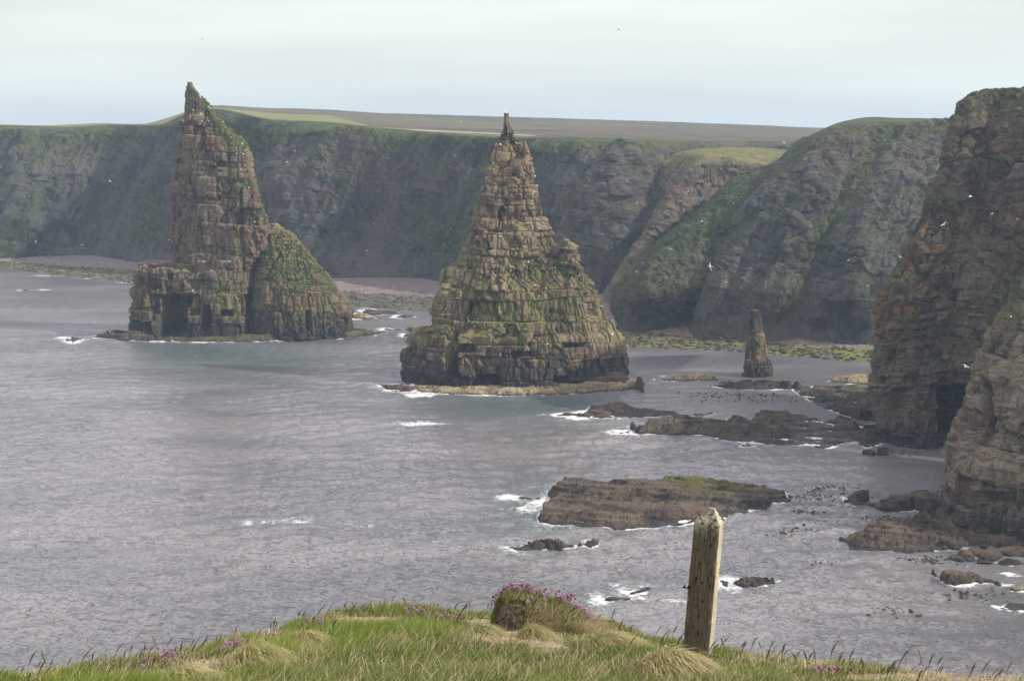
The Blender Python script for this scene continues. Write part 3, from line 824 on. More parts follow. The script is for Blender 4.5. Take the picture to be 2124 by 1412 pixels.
# near right headland; unseen back flank (first column) shaped to let the sun past
Rw = [
    [(2000, 845, 321), (1838, 905, 286), (1900, 915, 277), (1975, 925, 277), (2060, 930, 268), (2200, 960, 262), (2500, 960, 255)],
    [(2000, 820, 321), (1828, 868, 287), (1900, 880, 279), (1975, 890, 280), (2060, 900, 270), (2200, 900, 264), (2500, 900, 257)],
    [(2010, 740, 322), (1815, 770, 288), (1890, 780, 281), (1970, 790, 282), (2060, 790, 273), (2200, 790, 266), (2500, 790, 258)],
    [(2020, 660, 323), (1820, 690, 290), (1895, 690, 283), (1975, 690, 284), (2060, 690, 276), (2200, 690, 268), (2500, 690, 260)],
    [(2040, 600, 324), (1822, 622, 291), (1905, 600, 286), (1985, 590, 287), (2070, 590, 280), (2200, 590, 272), (2500, 590, 262)],
    [(2090, 510, 326), (1880, 520, 295), (1940, 500, 290), (2010, 490, 291), (2085, 490, 285), (2210, 480, 276), (2500, 480, 266)],
    [(2140, 400, 329), (1928, 420, 300), (1975, 395, 295), (2035, 385, 296), (2100, 385, 290), (2220, 370, 281), (2500, 370, 270)],
    [(2180, 310, 332), (1962, 325, 304), (2000, 300, 300), (2050, 290, 301), (2110, 290, 295), (2230, 275, 286), (2500, 270, 275)],
    [(2220, 240, 336), (1992, 250, 309), (2020, 230, 305), (2065, 222, 306), (2120, 220, 300), (2240, 210, 291), (2500, 200, 280)],
    [(2240, 205, 342), (2018, 206, 318), (2045, 192, 315), (2080, 188, 314), (2130, 186, 310), (2250, 183, 300), (2500, 180, 290)],
    [(2260, 200, 376), (2075, 196, 370), (2090, 190, 365), (2110, 189, 360), (2150, 188, 355), (2260, 185, 345), (2500, 182, 330)]]
def gF(Pg, fn, G, X, Y, rib, tr_):
    return 0.18 + 0.30 * fbm(G, (0.07, 0.07, 0.06), 4, 94) + 0.38 * sstep(0.35, 0.75, fn[..., 2]) + 0.20 * sstep(1980, 2100, X) * sstep(500, 620, Y) * sstep(760, 700, Y) + 0.45 * sstep(8.3, 9.3, tr_) - 0.4 * sstep(2.2, 1.2, tr_)
def orF(X, Y, G):
    return sstep(1990, 1860, X - (620 - Y) * 0.45) * sstep(760, 640, Y) * sstep(380, 500, Y)
headland('headland', Rw, 'tall dark rounded headland at the right edge with orange lichen on its seaward corner', 0.27, 54, M['near'], gF, orange=orF,
         ribs=1.5, rib_w=16, shear=0.35, rim=9.2, T=(3.6, 1.3), W=(4.5, 1.9), dip=(-0.10, 0), amp=(0.95, 0.55), key='near', kbirds=34, guan=0.5, calm=0.2, foot=(0, 0.4, 0.6),
         caves=((1990, 850, 45, 55, 9.0), (2040, 800, 25, 25, 5.0)))

# nearest cliff at the right edge
Rw = [
    [(2040, 1030, 262), (1950, 1075, 226), (1985, 1105, 218), (2060, 1115, 214), (2180, 1120, 208), (2450, 1150, 200)],
    [(2045, 1000, 262), (1962, 1030, 226), (1990, 1050, 219), (2060, 1060, 215), (2180, 1065, 209), (2450, 1080, 201)],
    [(2055, 930, 264), (1978, 955, 227), (2005, 960, 220), (2065, 965, 216), (2180, 965, 210), (2450, 970, 202)],
    [(2065, 850, 266), (2000, 872, 229), (2030, 870, 223), (2075, 870, 219), (2180, 870, 213), (2450, 870, 204)],
    [(2085, 750, 268), (2032, 765, 232), (2055, 760, 227), (2095, 755, 223), (2190, 750, 216), (2450, 750, 207)],
    [(2110, 660, 270), (2070, 675, 236), (2095, 662, 232), (2125, 652, 228), (2200, 640, 220), (2450, 630, 211)],
    [(2140, 590, 274), (2118, 605, 242), (2135, 590, 239), (2155, 575, 235), (2220, 550, 227), (2450, 520, 217)],
    [(2200, 480, 280), (2180, 490, 250), (2200, 470, 246), (2215, 450, 243), (2270, 420, 236), (2470, 380, 226)],
    [(2300, 330, 300), (2290, 335, 270), (2300, 310, 266), (2320, 300, 262), (2360, 290, 255), (2500, 280, 245)],
    [(2330, 300, 340), (2330, 300, 320), (2340, 290, 315), (2350, 285, 310), (2380, 282, 300), (2520, 276, 290)]]
def gG(Pg, fn, G, X, Y, rib, tr_):
    return 0.12 + 0.28 * fbm(G, (0.1, 0.1, 0.08), 4, 95) + 0.35 * sstep(0.4, 0.8, fn[..., 2]) + 0.25 * sstep(720, 620, Y) - 0.4 * sstep(2.5, 1.2, tr_)
def orG(X, Y, G): return 0.1 * np.ones(X.shape)
headland('headland', Rw, 'nearest blocky cliff at the lower right edge with cracked vertical joints', 0.22, 55, M['nearest'], gG,
         ribs=1.2, rib_w=9, shear=0.25, rim=8.0, T=(3.2, 1.1), W=(3.4, 1.6), dip=(-0.04, 0), amp=(1.0, 0.5), key='nearest', kbirds=12, guan=0.5, foot=(0, 0.4, 0.6),
         caves=((2050, 850, 9, 60, 3.0), (2060, 1030, 45, 12, 1.8)))

# ------------------------------------------------------------------ beach
bcols = [(-420, 522, 548), (-200, 525, 552), (-60, 530, 556), (40, 533, 560), (120, 536, 571), (200, 538, 578), (280, 541, 586), (400, 556, 598), (520, 566, 612), (640, 577, 625), (740, 583, 634),
         (830, 587, 642), (920, 592, 650), (1030, 600, 664), (1130, 612, 678), (1220, 624, 700), (1260, 632, 714), (1310, 655, 717), (1380, 672, 721), (1450, 680, 724), (1530, 682, 729), (1600, 690, 736), (1680, 698, 742),
         (1760, 704, 747), (1830, 708, 752), (1950, 715, 762)]
back_, mid_, fr_, low_ = [], [], [], []
for px, a, b in bcols:
    p0 = S(px, a - 4, 3.4); p3 = S(px, b, 0.0)
    bk2 = p0.copy(); bk2[1] += 14; bk2[2] = 5
    back_.append(bk2)
    mid_.append(p0)
    q = p0 * 0.45 + p3 * 0.55; q[2] = 1.5
    fr_.append(q)
    low_.append(p3)
bot = [q + np.array([0, -9, -2.2]) for q in low_]
G, tr_ = resample(np.array([bot, low_, fr_, mid_, back_]), 0.7)
G = np.swapaxes(resample(np.swapaxes(G, 0, 1), 0.9)[0], 0, 1)
flat = G * np.array([1, 1, 0])
G[..., 2] += 0.45 * fbm(flat, 0.12, 4, 101) + 0.35 * np.maximum(0, vnoise(flat, 0.5, 103)) * sstep(3, 1.5, tr_)[:, None] + 0.15 * vnoise(flat, 0.9, 104)
X, Y = to_pix(G)
hh = tr_[:, None] * np.ones(G.shape[:2])
m = NT('beach_shingle')
n1 = m.noise(1.1, 5, 0.75); n2 = m.noise(0.12, 4, 0.6); vr = m.vor(1.6).outputs['Color']
pink = m.mix(n1, (0.10, 0.083, 0.080), (0.26, 0.215, 0.205))
pink = m.mix(0.35, pink, m.mix(vr, (0.06, 0.052, 0.050), (0.34, 0.285, 0.275)))
darkr = m.mix(m.mr(n1, 0.35, 0.65), (0.030, 0.030, 0.028), (0.15, 0.13, 0.11))
lowm = m.mr(m.add(m.attr('height'), m.mul(m.math('SUBTRACT', n2, 0.5), 1.6)), 1.75, 2.35)
colr = m.mix(lowm, darkr, pink)
alg = m.mul(m.mr(m.add(m.mul(m.noise(0.35, 5, 0.7), 0.6), m.mul(n2, 0.4)), 0.42, 0.55), m.attr('algae'))
colr = m.mix(m.mul(alg, m.mr(m.attr('height'), 2.4, 1.9)), colr, m.mix(n1, (0.08, 0.10, 0.015), (0.22, 0.24, 0.05)))
m.bump(n1, 0.8, 0.5)
M['beach'] = m.out(colr, 0.85)
algae = np.interp(X, [-400, 0, 250, 400, 1200, 1290, 1350, 1450, 1640, 1700, 1900], [0.3, 0.5, 0.5, 0.15, 0.15, 0.7, 0.8, 0.6, 0.8, 1, 1])
o = cliff_obj('beach', G, {'height': hh, 'algae': algae}, M['beach'])
tag(o, 'strip of pink shingle beach at the foot of the cliffs with green weed along the water', 'beach', kind='structure')
BEACH_LOW = np.array(low_)

# loose stones along the beach (uncountable)
def icos():
    t = (1 + 5 ** 0.5) / 2
    v = np.array([(-1, t, 0), (1, t, 0), (-1, -t, 0), (1, -t, 0), (0, -1, t), (0, 1, t), (0, -1, -t), (0, 1, -t), (t, 0, -1), (t, 0, 1), (-t, 0, -1), (-t, 0, 1)], float)
    v /= np.linalg.norm(v[0])
    f = np.array([(0, 11, 5), (0, 5, 1), (0, 1, 7), (0, 7, 10), (0, 10, 11), (1, 5, 9), (5, 11, 4), (11, 10, 2), (10, 7, 6), (7, 1, 8), (3, 9, 4), (3, 4, 2), (3, 2, 6), (3, 6, 8), (3, 8, 9), (4, 9, 5), (2, 4, 11), (6, 2, 10), (8, 6, 7), (9, 8, 1)])
    return v, f
IV, IF = icos()
def scatter_stones(name, pts, sizes, mat, seed, flatz=0.6):
    r = np.random.RandomState(seed)
    n = len(pts)
    jit = 1 + 0.35 * (r.rand(n, 12, 1) - 0.5)
    sc = sizes[:, None, None] * np.stack([0.7 + 0.8 * r.rand(n), 0.7 + 0.6 * r.rand(n), flatz * (0.6 + 0.7 * r.rand(n))], -1)[:, None, :]
    a = r.rand(n) * 6.28
    V = IV[None] * jit * sc
    x = V[..., 0] * np.cos(a)[:, None] - V[..., 1] * np.sin(a)[:, None]
    y = V[..., 0] * np.sin(a)[:, None] + V[..., 1] * np.cos(a)[:, None]
    V = np.stack([x, y, V[..., 2]], -1) + pts[:, None, :]
    F = (IF[None] + 12 * np.arange(n)[:, None, None]).reshape(-1, 3)
    at = {'tint': np.repeat(r.rand(n), 12), 'grass': np.repeat((r.rand(n) < 0.25) * 0.45, 12), 'guano': np.zeros(n * 12)}
    return obj(name, raw_mesh(name, V.reshape(-1, 3), F, at), mat)
r = np.random.RandomState(3)
R_, C_ = G.shape[:2]
ii = r.randint(2, R_ - 2, 9000); jj = r.randint(2, C_ - 2, 9000)
keep = hh[ii, jj] < 3.0
ii, jj = ii[keep], jj[keep]
pts = G[ii, jj] + r.randn(len(ii), 3) * np.array([0.4, 0.4, 0.0])
lowp = hh[ii, jj] < 2.1
m = NT('shingle_stone')
t = m.attr('tint'); nn = m.noise(1.5, 4, 0.6)
M['stone'] = m.out(m.mix(m.add(m.mul(t, 0.6), m.mul(nn, 0.4)), (0.05, 0.042, 0.04), (0.42, 0.34, 0.32)))
sz = 0.25 + 0.35 * r.rand(len(ii)) ** 2
o = scatter_stones('shingle', pts[~lowp], sz[~lowp], M['stone'], 4)
tag(o, 'countless pink and grey stones strewn over the upper beach', 'shingle', kind='stuff')
o = scatter_stones('beach_rubble', pts[lowp], sz[lowp] * 1.7, M['ledge'], 5, 0.5)
tag(o, 'countless dark weedy stones along the water edge of the beach', 'rubble', kind='stuff')

# ------------------------------------------------------------------ tidal ledges and rocks in the sea
POLYS = []
def poly_sdf(x, y, poly):
    """positive inside"""
    d = np.full(x.shape, 1e9)
    inside = np.zeros(x.shape, bool)
    n = len(poly)
    for i in range(n):
        ax, ay = poly[i]; bx, by = poly[(i + 1) % n]
        ex, ey = bx - ax, by - ay
        L2 = ex * ex + ey * ey + 1e-9
        t = np.clip(((x - ax) * ex + (y - ay) * ey) / L2, 0, 1)
        d = np.minimum(d, np.hypot(x - ax - t * ex, y - ay - t * ey))
        c = ((ay > y) != (by > y)) & (x < (bx - ax) * (y - ay) / (by - ay + 1e-12) + ax)
        inside ^= c
    return np.where(inside, d, -d)

def ledge(pix, h, label, seed, chan=0.0, res=0.3, T=0.55, tilt=(0.03, -0.05), edge=3.0, mat='ledge', grass=0.0, name='rock_ledge', cat='rock ledge', rough=0.35, W=3.0, foam=1.0, group=None, step=0.85, guano=0.0, gdir=None, dipk=1.0, noise=1.0, undul=None):
    pts = []
    for q in pix:
        s = S(q[0], q[1], h if len(q) > 2 else 0.0)
        pts.append((float(s[0]), float(s[1])))
    POLYS.append((pts, foam))
    A = np.array(pts)
    x0, y0 = A.min(0) - 1.5; x1, y1 = A.max(0) + 1.5
    nx, ny = int((x1 - x0) / res) + 2, int((y1 - y0) / (res * 1.4)) + 2
    x, y = np.meshgrid(np.linspace(x0, x1, nx), np.linspace(y0, y1, ny))
    p = np.stack([x, y, 0 * x], -1)
    d = poly_sdf(x, y, pts) + noise * (1.1 * fbm(p, 0.35, 3, seed) + 0.4 * vnoise(p, 1.3, seed + 4))
    if chan:
        d = np.minimum(d, 9 * (np.abs(fbm(p, (0.055, 0.10, 1), 2, seed + 31)) - chan)) + 0.3 * (d > 0)
    r1, hb, g1, f1 = blocks(np.stack([x, y, 0 * x + seed * 3.1], -1), 50, W, seed, (0, 0), 0.4 + 0.2 * (seed % 5), 0.3)
    r1b, _, g1b, _ = blocks(np.stack([x, y, 0 * x + seed * 1.7], -1), 50, W * 0.38, seed + 3, (0, 0), 0.9 + 0.2 * (seed % 5), 0.25)
    r1 = r1 + 0.55 * r1b; g1 = np.maximum(g1, 0.7 * g1b)
    cxm, cym = A.mean(0)
    un = undul if undul is not None else 0.30
    T = T * 1.35
    tl_ = tilt[0] * (x - cxm) + tilt[1] * (y - cym)
    ev = edge * np.clip(0.9 + 1.3 * vnoise(p, 0.16, seed + 8), 0.15, 2.2)
    dips = 0.16 * (y - cym) * dipk + 0.045 * (x - cxm) + 0.55 * vnoise(p, (0.07, 0.14, 1), seed + 7)
    raw = h * (1 - np.exp(-np.maximum(d, 0) / ev)) * (1 + un * 1.5 * fbm(p, (0.07, 0.20, 1), 3, seed + 9)) + rough * 1.05 * r1 + tl_
    s = (raw + dips) / T
    k = np.floor(s); f = s - k
    hk = h3(k, k * 0, k * 0, seed + 21)
    zt = (k + (0.25 + 0.2 * hk) * f + (0.75 - 0.2 * hk) * sstep(0.8, 1.0, f)) * T - dips
    zt = np.maximum(zt, raw - T * 1.1)
    zt = zt - 0.22 * g1 * min(1, h) + 0.10 * fbm(p, 1.6, 3, seed + 12)
    zt = np.maximum(zt, 0.12 + 0.15 * vnoise(p, 0.8, seed + 13))
    z = np.where(d > 0, zt, np.maximum(-1.3, d * 2.5 - 0.25))
    G = np.stack([x, y, z], -1)
    fn = grid_normals(G)
    gr = np.clip(grass * sstep(0.5, 0.9, fn[..., 2]) * (0.5 + 0.6 * fbm(p, 0.12, 3, seed + 15) + 0.4 * sstep(0.2, 1.0, z)), 0, 1)
    if gdir is not None:
        gr = np.clip(gr * gdir(x, y), 0, 1)
    at = {'tint': np.clip(0.5 + r1 * 0.5 + 0.35 * (h3(k, k * 0, k * 0, seed) - 0.5), 0, 1), 'grass': gr,
          'guano': guano * sstep(0.45, 0.75, vnoise(p, 0.6, seed + 16)) * sstep(0.7, 0.9, fn[..., 2])}
    F = grid_faces(ny, nx)
    dd = d.ravel()[F].max(1)
    F = F[dd > -0.5]
    used = np.unique(F)
    rem = np.zeros(nx * ny, int); rem[used] = np.arange(len(used))
    base = np.array([cxm, cym, 0])
    me = raw_mesh(name, G.reshape(-1, 3)[used] - base, rem[F], {k_: v_.ravel()[used] for k_, v_ in at.items()})
    o = obj(name, me, M[mat], loc=tuple(base))
    tag(o, label, cat, group)
    return o

M['dark_ledge'] = rock_mat('weedy_rock', (0.016, 0.014, 0.014), (0.085, 0.07, 0.06), red_amt=0.1, ochre=(0.12, 0.105, 0.055), ochre_amt=0.45,
                           algae_z=(-10, -5), algae_amt=0.0, wet_z=0.5, wet_h=0.8, s=1.6, grass_col=((0.05, 0.06, 0.015), (0.14, 0.16, 0.03)))
# base platforms of the stacks
ledge([(790, 800), (812, 812), (860, 812), (930, 817), (1010, 820), (1100, 820), (1200, 816), (1290, 810), (1336, 803), (1335, 788, 1), (1300, 778, 1), (1200, 770, 1), (850, 785, 1), (800, 793, 1)],
      1.1, 'pale tan rock shelf around the waterline of the pointed stack', 61, mat='pale_ledge', edge=1.2, rough=0.5, undul=0.2, W=4)
ledge([(1190, 800), (1225, 806), (1280, 806), (1330, 802), (1334, 790, 1), (1310, 777, 1), (1260, 776, 1), (1215, 780, 1)], 2.8,
      'dark blocky rock step at the right foot of the pointed stack', 62, edge=1.0, T=1.0, rough=0.9, W=3.5, mat='ledge', foam=0)
ledge([(792, 800), (815, 806), (860, 808), (850, 790, 1), (800, 786, 1)], 2.6, 'small brown rock step at the left foot of the pointed stack', 63, edge=1.0, T=0.8, rough=0.7, W=3, foam=0)
ledge([(128, 700), (160, 704), (200, 700), (260, 706), (330, 708), (335, 690, 1), (260, 672, 1), (215, 676, 1), (180, 680, 1), (150, 692, 1)], 3.0,
      'low stepped tongue of dark rock pointing left from the leaning stack', 64, edge=2.5, T=1.0, rough=0.8, W=4, mat='ledge')
ledge([(300, 708), (420, 709), (520, 709), (610, 706), (700, 703), (760, 697), (800, 690), (790, 682, 1), (740, 676, 1), (600, 680, 1), (320, 690, 1)], 1.6,
      'weed covered rock shelf along the right foot of the leaning stack', 65, edge=1.5, T=0.6, rough=0.5, W=4, mat='ledge', grass=0.7)
# ledges in the channel behind
ledge([(730, 662), (760, 663), (795, 661), (790, 654, 1), (760, 645, 1), (728, 640, 1)], 1.6, 'pale flat rock in the channel just right of the grassy shoulder', 66, mat='pale_ledge', res=0.35, T=0.7)
ledge([(760, 656), (800, 652), (835, 651), (820, 645, 1), (790, 640, 1), (745, 634, 1)], 0.9, 'thin low reef behind the pale flat channel rock', 67, res=0.35)
ledge([(797, 682), (830, 686), (860, 684), (862, 678, 1), (840, 672, 1), (800, 671, 1)], 2.1, 'wedge shaped yellow topped rock between the two big stacks', 68, mat='pale_ledge', T=0.9, edge=0.8, res=0.3)
ledge([(818, 659), (840, 660), (862, 658), (855, 650, 1), (835, 648, 1)], 1.0, 'small dark rock lying in the channel above the yellow topped wedge', 69, res=0.3)
ledge([(46, 602), (60, 603), (74, 601), (66, 598, 1), (52, 597, 1)], 0.8, 'tiny lone dark rock awash far out at the left', 70, res=0.3, mat='dark_ledge', name='sea_rock', cat='rock')
ledge([(838, 697), (852, 699), (850, 694), (842, 693)], 0.7, 'small dark rock touching the left edge of the pointed stack', 71, res=0.25, mat='dark_ledge', name='sea_rock', cat='rock')
# round the smallest stack
ledge([(1356, 786), (1380, 791), (1420, 790), (1450, 788), (1490, 790), (1488, 776, 1), (1470, 770, 1), (1425, 769, 1), (1395, 775, 1), (1362, 780, 1)], 1.2,
      'pale tan rock ledge left of the smallest stack', 72, mat='pale_ledge', T=0.5, edge=1.0)
ledge([(1468, 800), (1500, 806), (1560, 808), (1630, 808), (1672, 802), (1655, 792, 1), (1600, 780, 1), (1500, 776, 1), (1478, 786, 1)], 1.9,
      'dark rock platform carrying the smallest stack', 73, mat='dark_ledge', T=0.6, rough=0.6, edge=1.5)
ledge([(1712, 792), (1760, 796), (1830, 798), (1840, 775, 1), (1780, 770, 1), (1730, 773, 1), (1718, 780, 1)], 1.5,
      'rounded pale rock ledge beside the tall headland, right of the smallest stack', 74, mat='pale_ledge', T=0.5, edge=2.0)
ledge([(1640, 806), (1690, 838), (1720, 850), (1780, 870), (1850, 880), (1850, 800, 1), (1790, 795, 1), (1730, 792, 1), (1690, 788, 1), (1640, 790, 1)], 1.5,
      'broken field of dark rocks joining the platform of the smallest stack to the headland', 75, chan=0.07, T=0.5, rough=1.0, W=3.2, mat='dark_ledge', undul=0.55, grass=0.45, edge=2.0)
# the two middle reefs
ledge([(1150, 860), (1200, 868), (1270, 867), (1340, 866), (1420, 862), (1480, 858), (1460, 850, 1), (1390, 842, 1), (1300, 833, 1), (1225, 832, 1), (1205, 845, 1)], 1.5,
      'narrow flat reef pointing at the foot of the pointed stack', 76, T=0.45, rough=0.4, tilt=(0.02, 0.05), grass=0.35)
ledge([(1310, 885), (1325, 900), (1390, 902), (1470, 903), (1500, 914), (1570, 920), (1640, 924), (1720, 923), (1790, 918), (1850, 915), (1860, 880), (1800, 855, 1), (1740, 850, 1), (1690, 848, 1), (1640, 842, 1), (1575, 841, 1), (1560, 850, 1), (1520, 842, 1), (1500, 850, 1), (1400, 848, 1), (1340, 862, 1), (1318, 875, 1)], 2.6,
      'long layered dark reef reaching out from the tall headland', 77, chan=0.025, T=0.6, rough=0.6, tilt=(-0.03, 0.05), W=5, grass=0.2, edge=3.5, undul=0.4)
ledge([(1270, 897), (1290, 900), (1312, 899), (1305, 895), (1280, 893)], 0.4, 'small scrap of black rock just left of the long layered reef', 78, res=0.22, mat='dark_ledge', name='sea_rock', cat='rock')
ledge([(1533, 925), (1550, 927), (1564, 925), (1550, 920)], 0.4, 'small black rock in front of the middle of the long layered reef', 79, res=0.2, mat='dark_ledge', name='sea_rock', cat='rock')
ledge([(1690, 926), (1715, 931), (1735, 925), (1712, 921)], 0.5, 'low black rock in front of the right end of the long layered reef', 80, res=0.2, mat='dark_ledge', name='sea_rock', cat='rock')
ledge([(1760, 910), (1800, 930), (1850, 915), (1900, 925), (2000, 925), (2010, 890), (1850, 885), (1780, 885)], 2.4,
      'dark rock shelf at the foot of the tall headland beside the cave', 81, T=0.8, rough=1.0, mat='dark_ledge', W=3)
# large flat island
def isl_g(x, y):
    px, py = to_pix(np.stack([x, y, 0 * x + 1.5], -1))
    return 0.25 + 1.0 * sstep(1330, 1430, px + (1010 - py) * 2.0) * sstep(1050, 1010, py)
ledge([(1120, 1078), (1135, 1087), (1180, 1090), (1250, 1096), (1330, 1097), (1400, 1092), (1445, 1085), (1500, 1078), (1512, 1068), (1560, 1060), (1600, 1050), (1634, 1040), (1628, 1020), (1612, 1003, 1), (1560, 990, 1), (1480, 983, 1),
       (1400, 978, 1), (1365, 980, 1), (1350, 990, 1), (1290, 985, 1), (1250, 987, 1), (1160, 986, 1), (1140, 1000, 1), (1118, 1020, 1), (1135, 1030), (1145, 1040), (1120, 1050)], 2.0,
      'large flat rock island with a mossy green right end, behind the wooden post', 82, res=0.2, T=0.6, rough=0.25, tilt=(-0.02, 0.03), W=5, edge=1.2, mat='ledge', grass=0.62, gdir=isl_g, undul=0.33, guano=0.55, foam=0.7)
ledge([(1062, 1032), (1080, 1036), (1105, 1036), (1122, 1034), (1110, 1026, 1), (1085, 1021, 1), (1070, 1024, 1)], 0.8, 'small black rock in surf off the left tip of the large island', 83, res=0.16, mat='dark_ledge', name='sea_rock', cat='rock', rough=0.3, T=0.3, W=1.2)
ledge([(1060, 1136), (1085, 1142), (1120, 1138), (1165, 1138), (1205, 1132), (1240, 1128), (1230, 1120, 1), (1170, 1112, 1), (1130, 1108, 1), (1095, 1108, 1), (1078, 1122, 1)], 1.35,
      'humped brown rock in the sea below the large island', 84, res=0.15, T=0.5, edge=0.9, rough=0.45, W=1.6, name='sea_rock', cat='rock', undul=0.4)
ledge([(1512, 1210), (1540, 1216), (1580, 1216), (1602, 1210), (1598, 1197, 1), (1560, 1188, 1), (1520, 1186, 1)], 1.1,
      'brown rock with a green top breaking the water right of the wooden post', 85, res=0.13, T=0.4, edge=0.5, rough=0.35, W=1.5, grass=0.6, name='sea_rock', cat='rock')
ledge([(1494, 1212), (1504, 1214), (1508, 1207), (1498, 1203)], 0.5, 'small dark rock awash close to the right edge of the wooden post', 86, res=0.13, mat='dark_ledge', name='sea_rock', cat='rock', rough=0.2, W=1, T=0.25)
ledge([(1292, 1232), (1310, 1235), (1335, 1229), (1345, 1220), (1325, 1214, 1), (1308, 1216, 1)], 0.7, 'dark rock in white water, upper of the pair left of the post', 87, res=0.13, mat='dark_ledge', name='sea_rock', cat='rock', rough=0.3, W=1.2, T=0.3)
ledge([(1258, 1241), (1285, 1244), (1304, 1242), (1295, 1235, 1), (1270, 1233, 1)], 0.5, 'flat dark rock in white water, lower of the pair left of the post', 88, res=0.13, mat='dark_ledge', name='sea_rock', cat='rock', rough=0.2, W=1.2, T=0.3)
# right foreground ledges
ledge([(1748, 1030), (1760, 1048), (1800, 1050), (1850, 1062), (1900, 1060), (2000, 1085), (2100, 1090), (2060, 1030), (1960, 1015, 1), (1920, 1010, 1), (1850, 1018, 1), (1800, 1018, 1), (1765, 1012, 1)], 2.2,
      'stepped grey rocks at the foot of the nearest cliff', 89, chan=0.03, res=0.2, T=0.7, rough=0.9, W=3.2, edge=1.2, grass=0.2, foam=0.5)
ledge([(1744, 1120), (1765, 1138), (1810, 1142), (1870, 1145), (1920, 1142), (1980, 1140), (2040, 1130), (2124, 1140), (2250, 1140), (2250, 1085), (2100, 1080), (1960, 1070), (1870, 1068, 1), (1800, 1075, 1), (1780, 1085, 1), (1750, 1098, 1)], 1.9,
      'rounded grey green rock platform at the right below the nearest cliff', 90, chan=0.02, res=0.2, T=0.5, rough=0.5, W=3.5, edge=1.5, grass=0.35, tilt=(0.01, 0.04), guano=0.3, foam=0.5)
for k, (pp, hh_, lb) in enumerate((
        ([(1788, 940), (1810, 946), (1814, 944), (1816, 925, 1), (1792, 920, 1)], 1.7, 'square tan block at the water edge, left of the two below the tall headland'),
        ([(1817, 944), (1846, 944), (1847, 924, 1), (1820, 923, 1)], 1.6, 'square tan block at the water edge, right of the two below the tall headland'),
        ([(1870, 1040), (1900, 1050), (1950, 1042), (1960, 1020, 1), (1900, 1010, 1), (1875, 1014, 1)], 2.4, 'black slab of rock leaning at the foot of the nearest cliff'),
        ([(1750, 1040), (1775, 1046), (1808, 1036), (1806, 1014, 1), (1772, 1010, 1), (1756, 1020, 1)], 1.9, 'boxy brown rock at the seaward end of the stepped grey rocks'))):
    ledge(pp, hh_, lb, 110 + k, res=0.16, T=hh_ * 0.8, rough=0.0, W=6, edge=0.06, mat=('ledge' if k < 2 else 'dark_ledge' if k == 2 else 'ledge'), name='boulder', cat='boulder', foam=0, noise=0.12, undul=0.0, dipk=0.2)
ledge([(1934, 1190), (1950, 1200), (1968, 1212), (2000, 1215), (2040, 1210), (2095, 1212), (2075, 1195, 1), (2020, 1178, 1), (1960, 1175, 1), (1952, 1182, 1)], 1.3,
      'slanting flat tan rock in the water below the right hand platform', 120, res=0.14, T=0.6, rough=0.2, W=4, edge=0.5, name='sea_rock', cat='rock', undul=0.15, tilt=(-0.08, 0.02))
ledge([(2062, 1258), (2090, 1264), (2120, 1268), (2170, 1268), (2170, 1245, 1), (2100, 1242, 1), (2080, 1250, 1)], 0.8, 'low brown rock cut off by the right edge of the picture, in shallow water', 121, res=0.14, T=0.4, W=2, name='sea_rock', cat='rock', edge=0.6)
ledge([(2000, 1150), (2030, 1158), (2062, 1154), (2050, 1142, 1), (2015, 1141, 1)], 0.6, 'pale sloping rock in the shallows just under the right hand platform', 122, res=0.14, T=0.4, W=2, name='sea_rock', cat='rock', edge=0.8, mat='pale_ledge')
ledge([(2068, 1166), (2095, 1172), (2124, 1168), (2110, 1158, 1), (2080, 1158, 1)], 0.6, 'pale rock awash in foam near the right edge', 123, res=0.14, T=0.4, W=2, name='sea_rock', cat='rock', edge=0.8, mat='pale_ledge')
ledge([(2085, 1145), (2110, 1150), (2135, 1146), (2125, 1130, 1), (2095, 1130, 1)], 1.1, 'rounded pale boulder sitting on the dark shallows at the right edge', 124, res=0.13, T=0.9, W=3, name='boulder', cat='boulder', edge=0.5, mat='pale_ledge')
ledge([(2080, 1190), (2110, 1196), (2124, 1192), (2110, 1184, 1), (2085, 1182, 1)], 0.5, 'thin tan rock just above the slanting flat one near the right edge', 125, res=0.13, T=0.4, W=2, name='sea_rock', cat='rock', edge=0.5)
ledge([(2090, 1224), (2124, 1228), (2190, 1228), (2190, 1210, 1), (2110, 1206, 1)], 0.7, 'yellowish rock at the right edge beneath the slanting flat one', 126, res=0.14, T=0.4, W=2, name='sea_rock', cat='rock', edge=0.6, mat='pale_ledge')
ledge([(1486, 720), (1496, 722), (1508, 720), (1502, 713, 1), (1492, 712, 1)], 1.4, 'round black boulder at the beach water edge left of the smallest stack', 127, res=0.2, T=1.2, W=4, name='boulder', cat='boulder', edge=0.6, mat='dark_ledge', foam=0.3)

